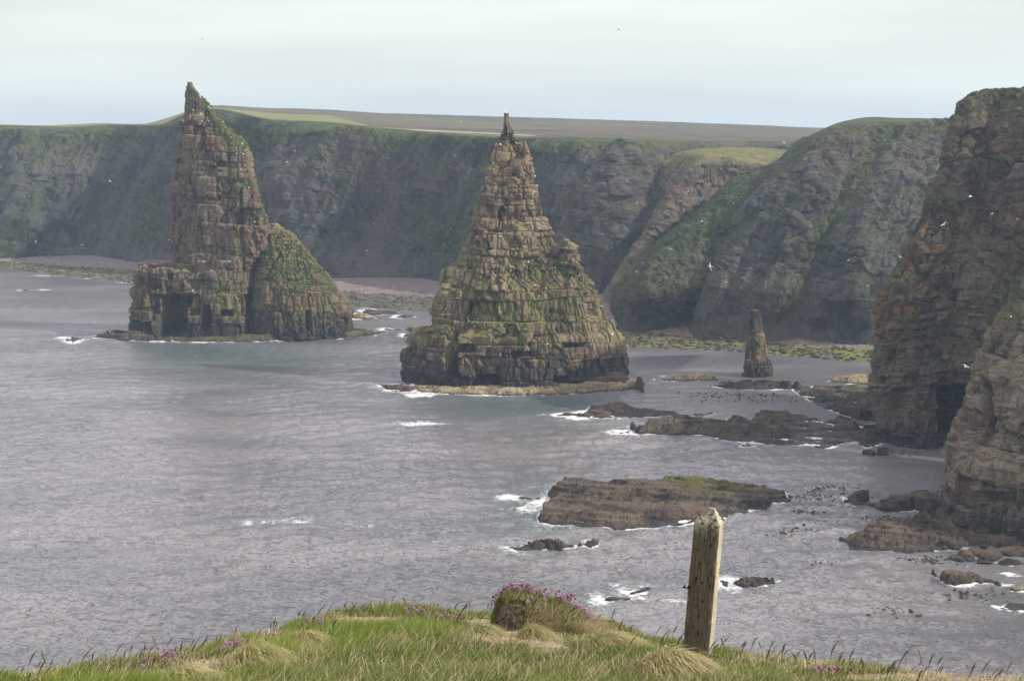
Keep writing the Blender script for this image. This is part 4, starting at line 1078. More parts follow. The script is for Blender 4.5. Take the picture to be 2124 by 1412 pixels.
bm = []
for k in range(4):
    rk = np.random.RandomState(200 + k)
    vv = IV * (1 + 0.45 * (rk.rand(12, 1) - 0.5)) * np.array([1.0, 0.75, 0.5])
    vv = np.concatenate([vv, (vv[IF[:, 0]] + vv[IF[:, 1]] + vv[IF[:, 2]]) / 3 * (1.08 + 0.1 * rk.rand(20, 1))])
    ff = np.concatenate([np.stack([IF[:, 0], IF[:, 1], 12 + np.arange(20)], -1), np.stack([IF[:, 1], IF[:, 2], 12 + np.arange(20)], -1), np.stack([IF[:, 2], IF[:, 0], 12 + np.arange(20)], -1)])
    me = raw_mesh('boulder', vv, ff, {'tint': np.full(32, rk.rand()), 'grass': np.zeros(32), 'guano': np.zeros(32)})
    me.materials.append(M['ledge']); bm.append(me)
rk = np.random.RandomState(210)
for (px, py, wx, wy, n, lb, gp_) in ((1760, 830, 60, 22, 26, 'dark boulder lying in the broken rock field left of the tall headland', 'boulders in the broken rock field'),
                                (2050, 1150, 80, 22, 26, 'dark wet boulder in the shallows at the foot of the nearest cliff', 'boulders at the foot of the nearest cliff'),
                                (1880, 900, 70, 12, 14, 'dark boulder beneath the sea cave of the tall headland', 'boulders below the sea cave'),
                                (1860, 1040, 70, 14, 12, 'brown boulder among the stepped rocks below the nearest cliff', 'boulders among the stepped rocks')):
    for k in range(n):
        q = S(px + wx * (rk.rand() * 2 - 1), py + wy * (rk.rand() * 2 - 1), 0.2)
        o = bpy.data.objects.new('boulder', bm[rk.randint(4)])
        sc_ = (0.7 + 1.5 * rk.rand() ** 2) * (1.0 if py > 1000 else 1.3)
        o.location = q; o.scale = (sc_ * (0.8 + 0.6 * rk.rand()), sc_, sc_ * (0.8 + 0.5 * rk.rand())); o.rotation_euler = (0, 0, rk.rand() * 6.28)
        COL.objects.link(o)
        tag(o, lb, 'boulder', gp_)

# ------------------------------------------------------------------ sea
th = np.linspace(-0.50, 0.50, 860)
rr = [112.0]
while rr[-1] < 800:
    rr.append(rr[-1] * (1.0027 if rr[-1] < 420 else 1.0045))
rr = np.array(rr)
TH, RR = np.meshgrid(th, rr)
x = np.sin(TH) * RR * 1.0
y = np.cos(TH) * RR
p = np.stack([x, y, 0 * x], -1)
h = np.zeros_like(x)
rw = np.random.RandomState(21)
amp_mod = 0.75 + 0.5 * vnoise(p, 0.02, 201)
X, Y = to_pix(p)
shel = 1 - 0.55 * sstep(1180, 1450, X) * sstep(1000, 880, Y) - 0.35 * sstep(1500, 1800, X)
for k in range(34):
    lam = 1.3 * (9.0 / 1.3) ** (rw.rand() ** 1.3)
    a = 1.30 + rw.randn() * 0.85      # travelling away / across
    kx, ky = math.cos(a), math.sin(a)
    wob = 1.2 * vnoise(p, 0.8 / lam / 3, 300 + k)
    ph = 2 * math.pi * ((x * kx + y * ky) / lam) + rw.rand() * 6.28 + wob * 2.2
    env = 0.5 + 0.9 * np.maximum(0, vnoise(p, 1.0 / (lam * 3.5), 400 + k))
    s_ = np.sin(ph)
    h += 0.0085 * lam ** 0.92 * env * (s_ + 0.25 * np.cos(2 * ph))
h *= amp_mod * shel * 1.05
h += 0.10 * np.maximum(0, fbm(p, (0.55, 0.9, 1), 3, 250)) ** 1.0 - 0.02
# foam
foam = np.zeros_like(x)
nz1 = fbm(p, 0.25, 3, 260)
for pts, fw in POLYS:
    if fw <= 0: continue
    A = np.array(pts)
    sel = (x > A[:, 0].min() - 9) & (x < A[:, 0].max() + 9) & (y > A[:, 1].min() - 9) & (y < A[:, 1].max() + 9)
    if not sel.any(): continue
    d = -poly_sdf(x[sel], y[sel], pts)
    cx_ = A[:, 0].mean(); wx_ = A[:, 0].max() - A[:, 0].min() + 1
    side = 0.55 + 0.6 * np.clip((cx_ - x[sel]) / wx_ * 2, -0.6, 1)
    foam[sel] = np.maximum(foam[sel], 1.5 * fw * side * np.exp(-np.maximum(d - 0.2, 0) / 2.2) * (0.75 + 0.9 * nz1[sel]) * sstep(1500, 1100, X[sel] - 0.6 * (Y[sel] - 700)))
    foam[sel] = np.maximum(foam[sel], min(1.0, fw + 0.3) * 1.05 * np.exp(-np.maximum(d - 0.1, 0) / 0.55) * (0.8 + 0.8 * vnoise(p[sel], 0.35, 263)))
for (px, py, wx, wy, a) in ((868, 818, 55, 7, 1.4), (820, 812, 38, 5, 1.0), (868, 879, 75, 6, 1.05), (830, 890, 25, 3, 0.7), (505, 1084, 26, 8, 1.25), (600, 1080, 90, 8, 0.75), (760, 1088, 140, 10, 0.62), (900, 1100, 120, 12, 0.45),
                        (1095, 1060, 38, 22, 0.95), (1135, 1028, 22, 6, 1.1), (1060, 1050, 60, 14, 0.55), (1150, 1082, 28, 7, 1.0), (1100, 1142, 50, 5, 0.9), (1215, 1122, 28, 6, 0.9), (1315, 1240, 55, 9, 0.95), (1400, 1245, 45, 6, 0.7), (1275, 1215, 22, 6, 0.9), (1340, 1212, 40, 6, 0.7),
                        (1380, 1215, 15, 5, 0.9), (1380, 1300, 40, 5, 0.4), (1615, 1205, 18, 5, 1.0), (1500, 1200, 22, 4, 0.9), (1130, 860, 26, 5, 0.95), (1180, 855, 30, 3, 0.7), (145, 690, 16, 5, 1.0), (180, 708, 50, 3, 0.8), (90, 601, 26, 2.2, 1.1), (560, 770, 20, 2, 0.4),
                        (1660, 1020, 40, 4, 0.9), (2030, 1205, 26, 5, 1.0), (2075, 1212, 18, 4, 0.9), (2085, 1165, 24, 4, 0.9), (1640, 1135, 38, 5, 0.6), (810, 683, 14, 2, 1.0), (1375, 780, 16, 3, 0.9), (1990, 1002, 18, 3, 0.9), (480, 1268, 10, 3, 0.7), (460, 1277, 14, 2, 0.8), (475, 832, 9, 2, 0.9), (545, 1300, 6, 2, 0.6),
                        (100, 572, 60, 1.6, 1.1), (180, 578, 50, 1.5, 1.0), (250, 586, 40, 1.5, 0.9), (1690, 742, 40, 2, 0.7), (1530, 730, 30, 1.5, 0.6), (900, 1122, 20, 2, 0.6), (870, 1095, 30, 4, 0.8), (440, 912, 10, 1.5, 0.5), (320, 1010, 10, 2, 0.5), (780, 1020, 12, 2, 0.5), (665, 1018, 8, 2, 0.5), (230, 905, 8, 1.5, 0.5)):
    e = ((X - px) / wx) ** 2 + ((Y - py) / wy) ** 2
    foam = np.maximum(foam, a * np.exp(-e * 1.2) * (0.8 + 0.7 * nz1))
caps = sstep(0.62, 0.8, vnoise(p, 0.11, 270)) * sstep(0.5, 0.75, vnoise(p, 0.7, 271)) * 0.55 * (1 - sstep(1100, 1400, X))
foam = np.clip(np.maximum(foam, caps), 0, 1.5)
h += 0.18 * np.clip(foam, 0, 1) * (0.5 + 0.8 * fbm(p, 1.2, 2, 280))
h -= 0.02
SEA = (x, y, h)
G = np.stack([x, y, h], -1)
m = NT('sea_water')
m.b.inputs['Specular IOR Level'].default_value = 0.5
m.b.inputs['IOR'].default_value = 1.65
n1 = m.noise((1.7, 2.2, 1), 6, 0.68, 0.6)
n2 = m.noise((0.42, 0.62, 1), 4, 0.62, 1.2)
n3 = m.noise((0.02, 0.045, 1), 3, 0.5)
deep = m.mix(m.mr(n3, 0.38, 0.62), (0.098, 0.098, 0.107), (0.160, 0.154, 0.166))
deep = m.mix(m.attr('shallow'), deep, (0.035, 0.095, 0.09))
fo = m.attr('foam')
fn_ = m.noise((0.9, 1.5, 1), 7, 0.75)
fm = m.mr(m.add(m.mul(fo, 0.46), m.mul(fn_, 1.2)), 0.80, 1.06)
col = m.mix(m.mul(fm, 0.9), deep, (0.66, 0.66, 0.68))
b1 = m.bump(m.mr(n2, 0.53, 0.78), 0.95, 0.50)
lane = m.noise((0.012, 0.035, 1), 4, 0.6, 1.5)
for nd_ in [n_ for n_ in m.t.nodes if n_.type == 'BUMP']:
    m.link(m.mr(lane, 0.38, 0.62, 0.45, 1.0), nd_.inputs['Strength'])
b2 = m.bump(m.mr(n1, 0.52, 0.80), 0.95, 0.26, b1)
M['sea'] = m.out(col, m.mr(fm, 0, 1, 0.28, 0.8))
shallow = 0.5 * np.exp(-(((X - 480) / 260) ** 2 + ((Y - 740) / 40) ** 2)) + 0.5 * np.exp(-(((X - 1100) / 230) ** 2 + ((Y - 840) / 28) ** 2)) + 0.35 * np.clip(foam * 1.2, 0, 1) + 0.4 * np.exp(-(((X - 1100) / 90) ** 2 + ((Y - 1060) / 50) ** 2))
me = raw_mesh('sea', G, grid_faces(*G.shape[:2], flip=True), {'foam': foam, 'shallow': np.clip(shallow, 0, 1)}, True)
o = obj('sea', me, M['sea'])
tag(o, 'choppy grey blue sea filling the bay with patches of white foam', 'sea', kind='structure')
# outer sheet of water, lower, beyond the detailed part
v = np.array([(-3000, -300, -1.6), (3000, -300, -1.6), (3000, 3400, -1.6), (-3000, 3400, -1.6)], float)
me = raw_mesh('open_water', v, np.array([[0, 1, 2, 3]]), {'foam': np.zeros(4), 'shallow': np.zeros(4)})
o = obj('sea', me, M['sea'])
tag(o, 'open grey sea stretching away beyond the bay', 'sea', kind='structure')

# floating kelp
r = np.random.RandomState(31)
kp = []
for (px, py, wx, wy, n) in ((1700, 1030, 90, 12, 80), (1640, 1100, 60, 12, 40), (1830, 1075, 40, 6, 50), (1940, 1160, 60, 9, 70), (1700, 1165, 30, 6, 12), (1520, 820, 110, 6, 120), (1600, 790, 60, 3, 20), (1560, 830, 120, 5, 50), (1850, 1270, 90, 12, 22), (1720, 1010, 60, 8, 40), (2000, 1230, 80, 12, 60), (1860, 940, 60, 8, 30), (730, 702, 30, 3, 20), (1660, 1060, 40, 5, 20)):
    q = S(px + r.randn(n) * wx * 0.5, py + r.randn(n) * wy * 0.5, 0.08)
    kp.append(q)
kp = np.concatenate(kp)
m = NT('kelp')
M['kelp'] = m.out(m.mix(m.noise(3, 3), (0.018, 0.014, 0.008), (0.05, 0.038, 0.018)), 0.45)
o = scatter_stones('kelp', kp, 0.10 + 0.22 * r.rand(len(kp)) ** 2, M['kelp'], 32, 0.5)
tag(o, 'scraps of dark brown kelp floating in the sheltered water at the right', 'kelp', kind='stuff')

# ------------------------------------------------------------------ grass clumps on the shoulder of the left stack
Pg, fn, gg = SHOULDER
r = np.random.RandomState(41)
idx = np.argwhere((gg > 0.6) & (Pg[..., 1] < D1 + 8) & (Pg[..., 2] > 12))
idx = idx[r.choice(len(idx), min(2600, len(idx)), replace=False)]
pts = Pg[idx[:, 0], idx[:, 1]]
m = NT('tussock')
M['tuss'] = m.out(m.mix(m.add(m.mul(m.attr('tint'), 0.7), m.mul(m.noise(1.0, 4), 0.3)), (0.07, 0.08, 0.028), (0.26, 0.22, 0.11)))
o = scatter_stones('tussock_grass', pts - np.array(stack_left.location), 0.16 + 0.26 * r.rand(len(pts)), M['tuss'], 42, 0.7)
o.parent = stack_left
o['kind'] = 'stuff'
o = ledge([(552, 492), (560, 497), (578, 512), (580, 508), (566, 493)], 0.6, 'x', 130, foam=0) if False else None

# ------------------------------------------------------------------ birds
def bird_mesh(name, flying, span=1.1):
    V, F = [], []
    def ell(c, s, rot=0):
        b = len(V)
        nu, nv = 8, 5
        for i in range(nv + 1):
            ph = math.pi * i / nv
            for j in range(nu):
                t_ = 2 * math.pi * j / nu
                V.append((c[0] + s[0] * math.sin(ph) * math.cos(t_), c[1] + s[1] * math.cos(ph), c[2] + s[2] * math.sin(ph) * math.sin(t_)))
        for i in range(nv):
            for j in range(nu):
                F.append((b + i * nu + j, b + i * nu + (j + 1) % nu, b + (i + 1) * nu + (j + 1) % nu, b + (i + 1) * nu + j))
    if flying:
        ell((0, 0, 0), (0.075, 0.26, 0.07))
        ell((0, 0.24, 0.03), (0.045, 0.07, 0.045))
        for s in (-1, 1):
            sec = [(0.03, 0.12, -0.06, 0.04), (0.28, 0.17, -0.02, 0.14), (0.42, 0.10, -0.05, 0.12), (0.56, -0.08, -0.11, 0.05)]
            b = len(V)
            for (sx, yf, yb, zz_) in sec:
                for yy, tt in ((yf, 0.012), (yb - 0.02, 0.0), (yf, -0.008)):
                    V.append((s * sx * span / 1.1, yy, zz_ + tt))
            for k in range(3):
                for j in range(3):
                    F.append((b + 3 * k + j, b + 3 * k + (j + 1) % 3, b + 3 * k + 3 + (j + 1) % 3, b + 3 * k + 3 + j))
        b = len(V)
        V.extend([(-0.03, -0.22, 0.01), (0.03, -0.22, 0.01), (0.08, -0.40, 0.0), (-0.08, -0.40, 0.0), (-0.03, -0.22, -0.01), (0.03, -0.22, -0.01), (0.08, -0.40, -0.01), (-0.08, -0.40, -0.01)])
        F.extend([(b, b + 1, b + 2, b + 3), (b + 7, b + 6, b + 5, b + 4), (b, b + 4, b + 5, b + 1), (b + 2, b + 6, b + 7, b + 3)])
    else:
        ell((0, 0, 0.16), (0.10, 0.20, 0.12))
        ell((0, 0.17, 0.32), (0.06, 0.08, 0.065))
        ell((0, 0.27, 0.31), (0.015, 0.05, 0.015))
        ell((0, -0.22, 0.14), (0.05, 0.14, 0.03))
        ell((0, 0.1, 0.22), (0.06, 0.09, 0.1))
    return raw_mesh(name, np.array(V), np.array(F), None, True)
m = NT('white_plumage'); M['bird'] = m.out((0.72, 0.72, 0.70), 0.7)
m = NT('dark_plumage'); M['darkbird'] = m.out((0.04, 0.04, 0.045), 0.7)
fly_me = bird_mesh('gull_flying', True); fly_me.materials.append(M['bird'])
sit_me = bird_mesh('gull_sitting', False); sit_me.materials.append(M['bird'])
dark_me = fly_me.copy(); dark_me.materials.clear(); dark_me.materials.append(M['darkbird'])
FLY = [(1473, 553, 180, 70, 'large white gull banking steeply in front of the big dark headland', 1),
       (1427, 397, 300, 20, 'white gull gliding in front of the pale topped spur', 1),
       (1505, 586, 230, -15, 'white gull turning just right of the steeply banking one', 1),
       (1957, 466, 200, 35, 'white gull flying across the face of the tall right headland', 1),
       (2012, 408, 210, 10, 'white gull high in front of the tall right headland', 1),
       (1626, 296, 420, 30, 'white gull over the moor near the pale green plateau', 1),
       (957, 253, 420, 15, 'white gull over the brown moor left of the pointed stack', 1),
       (944, 323, 400, 25, 'white gull just below the far cliff edge left of the pointed stack', 1),
       (612, 313, 420, 20, 'white gull flying right of the top of the leaning stack', 1),
       (595, 337, 430, 0, 'white gull a little below the one beside the leaning stack', 1),
       (30, 503, 430, 10, 'white gull low over the beach at the far left edge', 1),
       (74, 501, 430, 40, 'white gull low over the left beach, second from the edge', 1),
       (170, 508, 430, -10, 'white gull low before the green slope left of the leaning stack', 1),
       (228, 376, 430, 30, 'white gull before the left cliffs beside the leaning stack', 1),
       (1300, 375, 420, 30, 'white gull before the far wall right of the pointed stack top', 1),
       (1322, 420, 400, 10, 'white gull before the far wall at mid height right of the pointed stack', 1),
       (1283, 62, 420, 20, 'tiny dark bird high in the pale sky above the centre right', 0),
       (420, 82, 420, 10, 'tiny dark bird high in the pale sky above the leaning stack', 0),
       (560, 20, 420, 10, 'tiny dark bird at the very top of the sky', 0),
       (1760, 540, 300, 15, 'white gull before the lower face of the big dark headland', 1),
       (1800, 593, 300, 0, 'white gull close to the orange lichen corner of the right headland', 1),
       (2003, 760, 220, 25, 'white gull above the sea cave between the right hand cliffs', 1)]
for i, (px, py, D, bank, lb, white) in enumerate(FLY):
    o = bpy.data.objects.new('seagull', fly_me if white else dark_me)
    q = P(px, py, D)
    o.location = q
    o.rotation_euler = (math.radians(10 * math.sin(i)), math.radians(bank), math.radians(60 + 47 * i))
    COL.objects.link(o)
    tag(o, lb, 'bird', 'gulls on the wing over the bay')
q = P(1047.5, 233.5, D2)
o = bpy.data.objects.new('seagull', sit_me); o.location = (q[0], q[1] - 0.2, q[2] - 0.1); o.scale = (1.7,) * 3; o.rotation_euler = (0, 0, 1.4)
COL.objects.link(o)
tag(o, 'white gull perched on the very tip of the pointed stack', 'bird')
BLAB = {'mid': ('tiny white seabird nesting on a ledge of the pointed stack', 'seabirds on the pointed stack'),
        'left': ('tiny white seabird nesting on the leaning stack', 'seabirds on the leaning stack'),
        'near': ('tiny white seabird sitting on the tall right headland', 'seabirds on the right headland'),
        'nearest': ('tiny white seabird sitting on the nearest cliff at the right edge', 'seabirds on the nearest cliff'),
        'cliff': ('tiny white seabird on the cliffs at the back of the bay', 'seabirds on the back cliffs')}
r = np.random.RandomState(8)
for key, lst in ANCHORS.items():
    for q in lst[:88]:
        o = bpy.data.objects.new('seabird', sit_me)
        o.location = (q[0], q[1], q[2] - 0.03)
        s = 1.0 + 0.35 * r.rand()
        o.scale = (s, s, s)
        o.rotation_euler = (0, 0, r.rand() * 6.28)
        COL.objects.link(o)
        tag(o, BLAB[key][0], 'bird', BLAB[key][1])

# orange float far out
q = S(497, 1178, 0.05)
V, F = [], []
for i in range(9):
    ph = math.pi * i / 8
    for j in range(12):
        t_ = 2 * math.pi * j / 12
        V.append((0.32 * math.sin(ph) * math.cos(t_), 0.32 * math.sin(ph) * math.sin(t_), 0.34 * math.cos(ph)))
for i in range(8):
    for j in range(12):
        F.append((12 * i + j, 12 * i + 12 + j, 12 * i + 12 + (j + 1) % 12, 12 * i + (j + 1) % 12))
b = len(V)
for k in range(2):
    for j in range(12):
        t_ = 2 * math.pi * j / 12
        V.append((0.07 * math.cos(t_), 0.07 * math.sin(t_), 0.3 + 0.14 * k))
for j in range(12):
    F.append((b + j, b + (j + 1) % 12, b + 12 + (j + 1) % 12, b + 12 + j))
m = NT('orange_plastic'); M['buoy'] = m.out((0.8, 0.30, 0.03), 0.5)
o = obj('buoy', raw_mesh('buoy', np.array(V), np.array(F), None, True), M['buoy'], loc=tuple(q))
o.scale = (0.55,) * 3
tag(o, 'tiny orange fishing float out on the open water at the left', 'buoy')

# ------------------------------------------------------------------ foreground clifftop
CREST = np.array([(-400, 1475), (0, 1443), (100, 1432), (200, 1414), (300, 1396), (400, 1378), (500, 1357), (560, 1336), (600, 1322), (700, 1300), (830, 1288), (960, 1297), (1030, 1302), (1120, 1298), (1200, 1308), (1290, 1330), (1420, 1368),
                  (1500, 1382), (1600, 1398), (1700, 1414), (1800, 1426), (1950, 1441), (2124, 1458), (2600, 1480)], float)
def crest_r(px):
    return (np.interp(px, CREST[:, 0], CREST[:, 1]) - HORIZON) / FPX
def ground_z(x, y):
    x = np.asarray(x, float); y = np.asarray(y, float)
    px = PW / 2 + FPX * x / np.maximum(y, 0.8)
    px = np.clip(px, -400, 2600)
    r_ = crest_r(px)
    Dc = np.clip(5.3 + (0.388 - r_) * 52, 4.6, 8.2)
    zc = -r_ * Dc
    y0, z0 = 3.2, -1.60
    t = np.clip((y - y0) / (Dc - y0), -3, 1)
    z = z0 + (zc - z0) * t
    over = np.maximum(y - Dc, 0)
    z = z - 0.28 * over - 0.55 * over ** 1.6
    p = np.stack([x, y, 0 * x], -1)
    z = z + 0.030 * fbm(p, 1.6, 3, 501) + 0.012 * vnoise(p, 6.0, 502)
    return CAMZ + z, over
xs = np.linspace(-4.2, 4.2, 420)
ys = np.concatenate([np.linspace(-1.0, 3.4, 40, endpoint=False), np.linspace(3.4, 9.5, 300), np.linspace(9.6, 14, 40)])
x, y = np.meshgrid(xs, ys)
z, over = ground_z(x, y)
z = np.maximum(z, CAMZ - 12)
G = np.stack([x, y, z], -1)
def dry_amount(px, py):
    """patches of dead straw, from the photograph's layout"""
    a = 0
    for (cx, cy, wx, wy, s) in ((1060, 1318, 95, 16, 1.3), (1140, 1345, 45, 14, 0.9), (760, 1285, 90, 8, 1.1), (1000, 1290, 40, 8, 1.0), (500, 1360, 30, 18, 0.9), (560, 1315, 30, 14, 0.8), (650, 1350, 35, 22, 0.65), (830, 1330, 30, 10, 0.6), (430, 1380, 60, 20, 0.8), (1290, 1330, 50, 10, 0.6), (1560, 1365, 60, 10, 0.6),
                                (330, 1395, 40, 12, 0.7), (1680, 1380, 80, 12, 0.5), (1900, 1405, 200, 14, 0.9), (2080, 1412, 80, 14, 0.9), (80, 1405, 60, 10, 0.6), (1250, 1400, 40, 12, 0.5)):
        a = a + 1.15 * s * np.exp(-((px - cx) / wx) ** 2 - ((py - cy) / wy) ** 2)
    return a
m = NT('turf_soil')
n1 = m.noise(18, 5, 0.7); n2 = m.noise(3.0, 4, 0.6); st = m.noise((60, 25, 25), 5, 0.7)
green = m.mix(m.mr(n1, 0.35, 0.65), (0.035, 0.045, 0.014), (0.10, 0.12, 0.035))
straw = m.mix(m.mr(st, 0.35, 0.65), (0.16, 0.12, 0.075), (0.48, 0.40, 0.28))
dm = m.mr(m.add(m.attr('dry'), m.mul(m.math('SUBTRACT', n1, 0.5), 0.7)), 0.45, 0.75)
m.bump(m.add(st, n1), 0.9, 0.03)
M['turf'] = m.out(m.mix(dm, green, straw))
X, Y = to_pix(G)
o = cliff_obj('ground', G, {'dry': dry_amount(X, Y)}, M['turf'], flip=False)
for pol in o.data.polygons: pass
o.data.polygons.foreach_set('use_smooth', np.ones(len(o.data.polygons), bool))
tag(o, 'grassy clifftop edge sloping away below the viewpoint', 'ground', kind='structure')
# cliff under the viewpoint, down to the sea
net = []
for zz_, yy_ in ((CAMZ - 12.2, 9.0), (CAMZ - 13, 15), (CAMZ - 30, 24), (CAMZ - 50, 32), (-3, 38)):
    net.append([np.array([xx_ * (1.0 + yy_ / 20), yy_ - abs(xx_) * 0.15, zz_]) for xx_ in (-40, -20, -8, 0, 8, 20, 40)])
# sits fully below the line of sight; seen only from other viewpoints
Pg, fn, nb, Gc, X, Y, tint, rib, tr_, tc_ = loft(net[::-1], 1.0, 58, ribs=1.2, rib_w=12, T=(4, 1.5), W=(5, 2.4), shear=0.0, rim=99)
o = cliff_obj('cliff', Pg, {'tint': tint, 'grass': 0.4 + 0.3 * fbm(Gc, 0.1, 3, 5), 'guano': 0 * tint}, M['cliff'])
tag(o, 'cliff falling to the sea directly beneath the viewpoint', 'cliff', kind='structure')

# blades of grass ----------------------------------------------------
def grass_mat(name, cols, trans=0.3):
    m = NT(name)
    t = m.attr('tone')
    rp = m.t.nodes.new('ShaderNodeValToRGB')
    m.link(t, rp.inputs[0])
    el = rp.color_ramp.elements
    while len(el) > 1: el.remove(el[0])
    el[0].position = cols[0][0]; el[0].color = (*cols[0][1], 1)
    for ps, c in cols[1:]:
        e = el.new(ps); e.color = (*c, 1)
    m.out(rp.outputs[0], 0.6)
    tr = m.t.nodes.new('ShaderNodeBsdfTranslucent')
    m.link(rp.outputs[0], tr.inputs[0])
    mx = m.t.nodes.new('ShaderNodeMixShader'); mx.inputs[0].default_value = trans
    o_ = m.t.nodes['Material Output']
    m.link(m.b.outputs[0], mx.inputs[1]); m.link(tr.outputs[0], mx.inputs[2]); m.link(mx.outputs[0], o_.inputs['Surface'])
    return m.m
M['grass'] = grass_mat('grass_blades', [(0.0, (0.07, 0.095, 0.022)), (0.35, (0.115, 0.175, 0.025)), (0.6, (0.22, 0.285, 0.045)), (0.75, (0.33, 0.28, 0.14)), (1.0, (0.60, 0.50, 0.34))])

def blades(roots, height, width, lean_dir, lean, tone, seed, segs=3, droop=0.5):
    r = np.random.RandomState(seed)
    n = len(roots)
    ya = r.rand(n) * np.pi
    wx, wy = np.cos(ya), np.sin(ya)
    V = []
    for k in range(segs + 1):
        t = k / segs
        off = lean * height * (t ** 1.7)
        zz = height * (t - droop * (lean ** 2) * t * t * 0.5)
        c = roots + np.stack([lean_dir[:, 0] * off, lean_dir[:, 1] * off, zz], -1)
        w = width * (1 - t) ** 0.7 * 0.5 + (0.00015 if k == segs else 0)
        V.append(c + np.stack([wx * w, wy * w, 0 * w], -1))
        V.append(c - np.stack([wx * w, wy * w, 0 * w], -1))
    V = np.stack(V, 1)           # n, 2(segs+1), 3
    kk = 2 * (segs + 1)
    F = []
    for k in range(segs):
        F.append([2 * k, 2 * k + 1, 2 * k + 3, 2 * k + 2])
    F = (np.array(F)[None] + kk * np.arange(n)[:, None, None]).reshape(-1, 4)
    return V.reshape(-1, 3), F, np.repeat(tone, kk)

r = np.random.RandomState(51)
N = 310000
gy = 4.3 + 4.9 * r.rand(N) ** 0.9
gx = (r.rand(N) - 0.5) * 2 * (0.40 * gy)
gz, over = ground_z(gx, gy)
roots = np.stack([gx, gy, gz], -1)
X, Y = to_pix(roots)
keep = (Y < 1500) & (over < 0.45) & (X > -150) & (X < 2280)
dry = dry_amount(X, Y)
clump = vnoise(roots * np.array([1, 1, 0]), 5.0, 520) * 0.5 + vnoise(roots * np.array([1, 1, 0]), 1.7, 521) * 0.5
dens = np.clip(0.85 + 0.5 * clump - 0.55 * np.clip(dry, 0, 1.1), 0.1, 1)
keep &= r.rand(N) < dens
roots, dry, clump, X, Y, over = roots[keep], dry[keep], clump[keep], X[keep], Y[keep], over[keep]
n = len(roots)
edge = sstep(0.5, 0.0, (Y - np.interp(X, CREST[:, 0], CREST[:, 1])) / 60.0)
hgt = (0.060 + 0.055 * r.rand(n) + 0.035 * clump) * (1 - 0.55 * np.clip(dry, 0, 1)) * np.interp(X, [0, 900, 1000, 1250, 1500, 2124], [1.0, 0.95, 0.7, 0.75, 0.9, 0.9]) * (1 - 0.42 * edge)
hgt = np.maximum(hgt * 0.72, 0.018)
isdry = r.rand(n) < np.clip(0.16 * sstep(0.1, 0.6, vnoise(roots * np.array([1, 1, 0]), 1.3, 530)) + 0.15 + 0.75 * dry - 0.3 * clump, 0, 0.95)
tone = np.where(isdry, 0.72 + 0.28 * r.rand(n), np.clip(0.33 + 0.24 * r.rand(n) + 0.38 * clump - 0.08, 0.02, 0.66))
ld = np.stack([0.45 + 0.75 * r.randn(n), 0.1 + 0.75 * r.randn(n)], -1)
lean = np.clip(0.35 + 0.35 * r.rand(n) + 0.25 * isdry, 0, 1.2)
V, F, T_ = blades(roots, hgt, 0.0021 + 0.0017 * r.rand(n), ld, lean, tone, 52)
o = obj('grass', raw_mesh('grass', V, F, {'tone': T_}), M['grass'])
tag(o, 'rough green and straw coloured grass covering the clifftop in front', 'grass', kind='stuff')

# seeding grass stems
def stems(n, seed, xr, lab, grp=None):
    r = np.random.RandomState(seed)
    V, F, T_ = [], [], []
    px = xr[0] + (xr[1] - xr[0]) * r.rand(n)
    cy = np.interp(px, CREST[:, 0], CREST[:, 1])
    depth = r.rand(n) ** 1.6 * 60
    py = cy + 2 + depth
    rr_ = (py - HORIZON) / FPX
    for i in range(n):
        # walk out until the ground meets this ray
        dd = np.linspace(4.4, 8.6, 60)
        gx_ = (px[i] - PW / 2) / FPX * dd
        gz_, _ = ground_z(gx_, dd)
        k = int(np.argmin(np.abs((CAMZ - gz_) / dd - rr_[i])))
        root = np.array([gx_[k], dd[k], gz_[k] - 0.01])
        H = (0.10 + 0.09 * r.rand()) * (1 - 0.35 * (depth[i] < 15))
        L = 0.1 + 0.35 * r.rand()
        sgn = 1 if r.rand() < 0.85 else -0.6
        pts_ = []
        for t in np.linspace(0, 1, 7):
            pts_.append(root + np.array([sgn * L * H * t ** 2.0, 0.1 * H * t * (r.rand() - 0.3), H * (t - 0.16 * t ** 4)]))
        pts_ = np.array(pts_)
        rad = np.array([0.0009, 0.0008, 0.0008, 0.0007, 0.0027, 0.0030, 0.0007]) * (0.8 + 0.5 * r.rand())
        b = len(V)
        for p_, ra in zip(pts_, rad):
            for j in range(4):
                a = math.pi / 2 * j
                V.append(p_ + np.array([math.cos(a) * ra, math.sin(a) * ra, 0]))
                T_.append(0.0)
        tn = r.rand()
        for k2 in range(len(T_) - 28, len(T_)):
            T_[k2] = tn if (k2 - (len(T_) - 28)) >= 14 else 0.3 + 0.3 * tn
        for k2 in range(6):
            for j in range(4):
                F.append((b + 4 * k2 + j, b + 4 * k2 + (j + 1) % 4, b + 4 * k2 + 4 + (j + 1) % 4, b + 4 * k2 + 4 + j))
    return np.array(V), np.array(F), np.array(T_)
M['seed'] = grass_mat('seed_heads', [(0.0, (0.045, 0.038, 0.028)), (0.5, (0.10, 0.095, 0.05)), (1.0, (0.17, 0.14, 0.09))], 0.1)
V, F, T_ = stems(210, 61, (-30, 2150), '')
o = obj('seeding_grass', raw_mesh('seeding_grass', V, F, {'tone': T_}), M['seed'])
tag(o, 'thin dark seeding grass stems leaning along the clifftop edge', 'grass', kind='stuff')

def ground_at_pix(px, py):
    dd = np.linspace(4.2, 9.0, 240)
    gx_ = (px - PW / 2) / FPX * dd
    gz_, ov_ = ground_z(gx_, dd)
    _, Yp = to_pix(np.stack([gx_, dd, gz_], -1))
    k = int(np.argmin(np.abs(Yp - py) + 1e4 * (ov_ > 0.02)))
    return np.array([gx_[k], dd[k], gz_[k]])

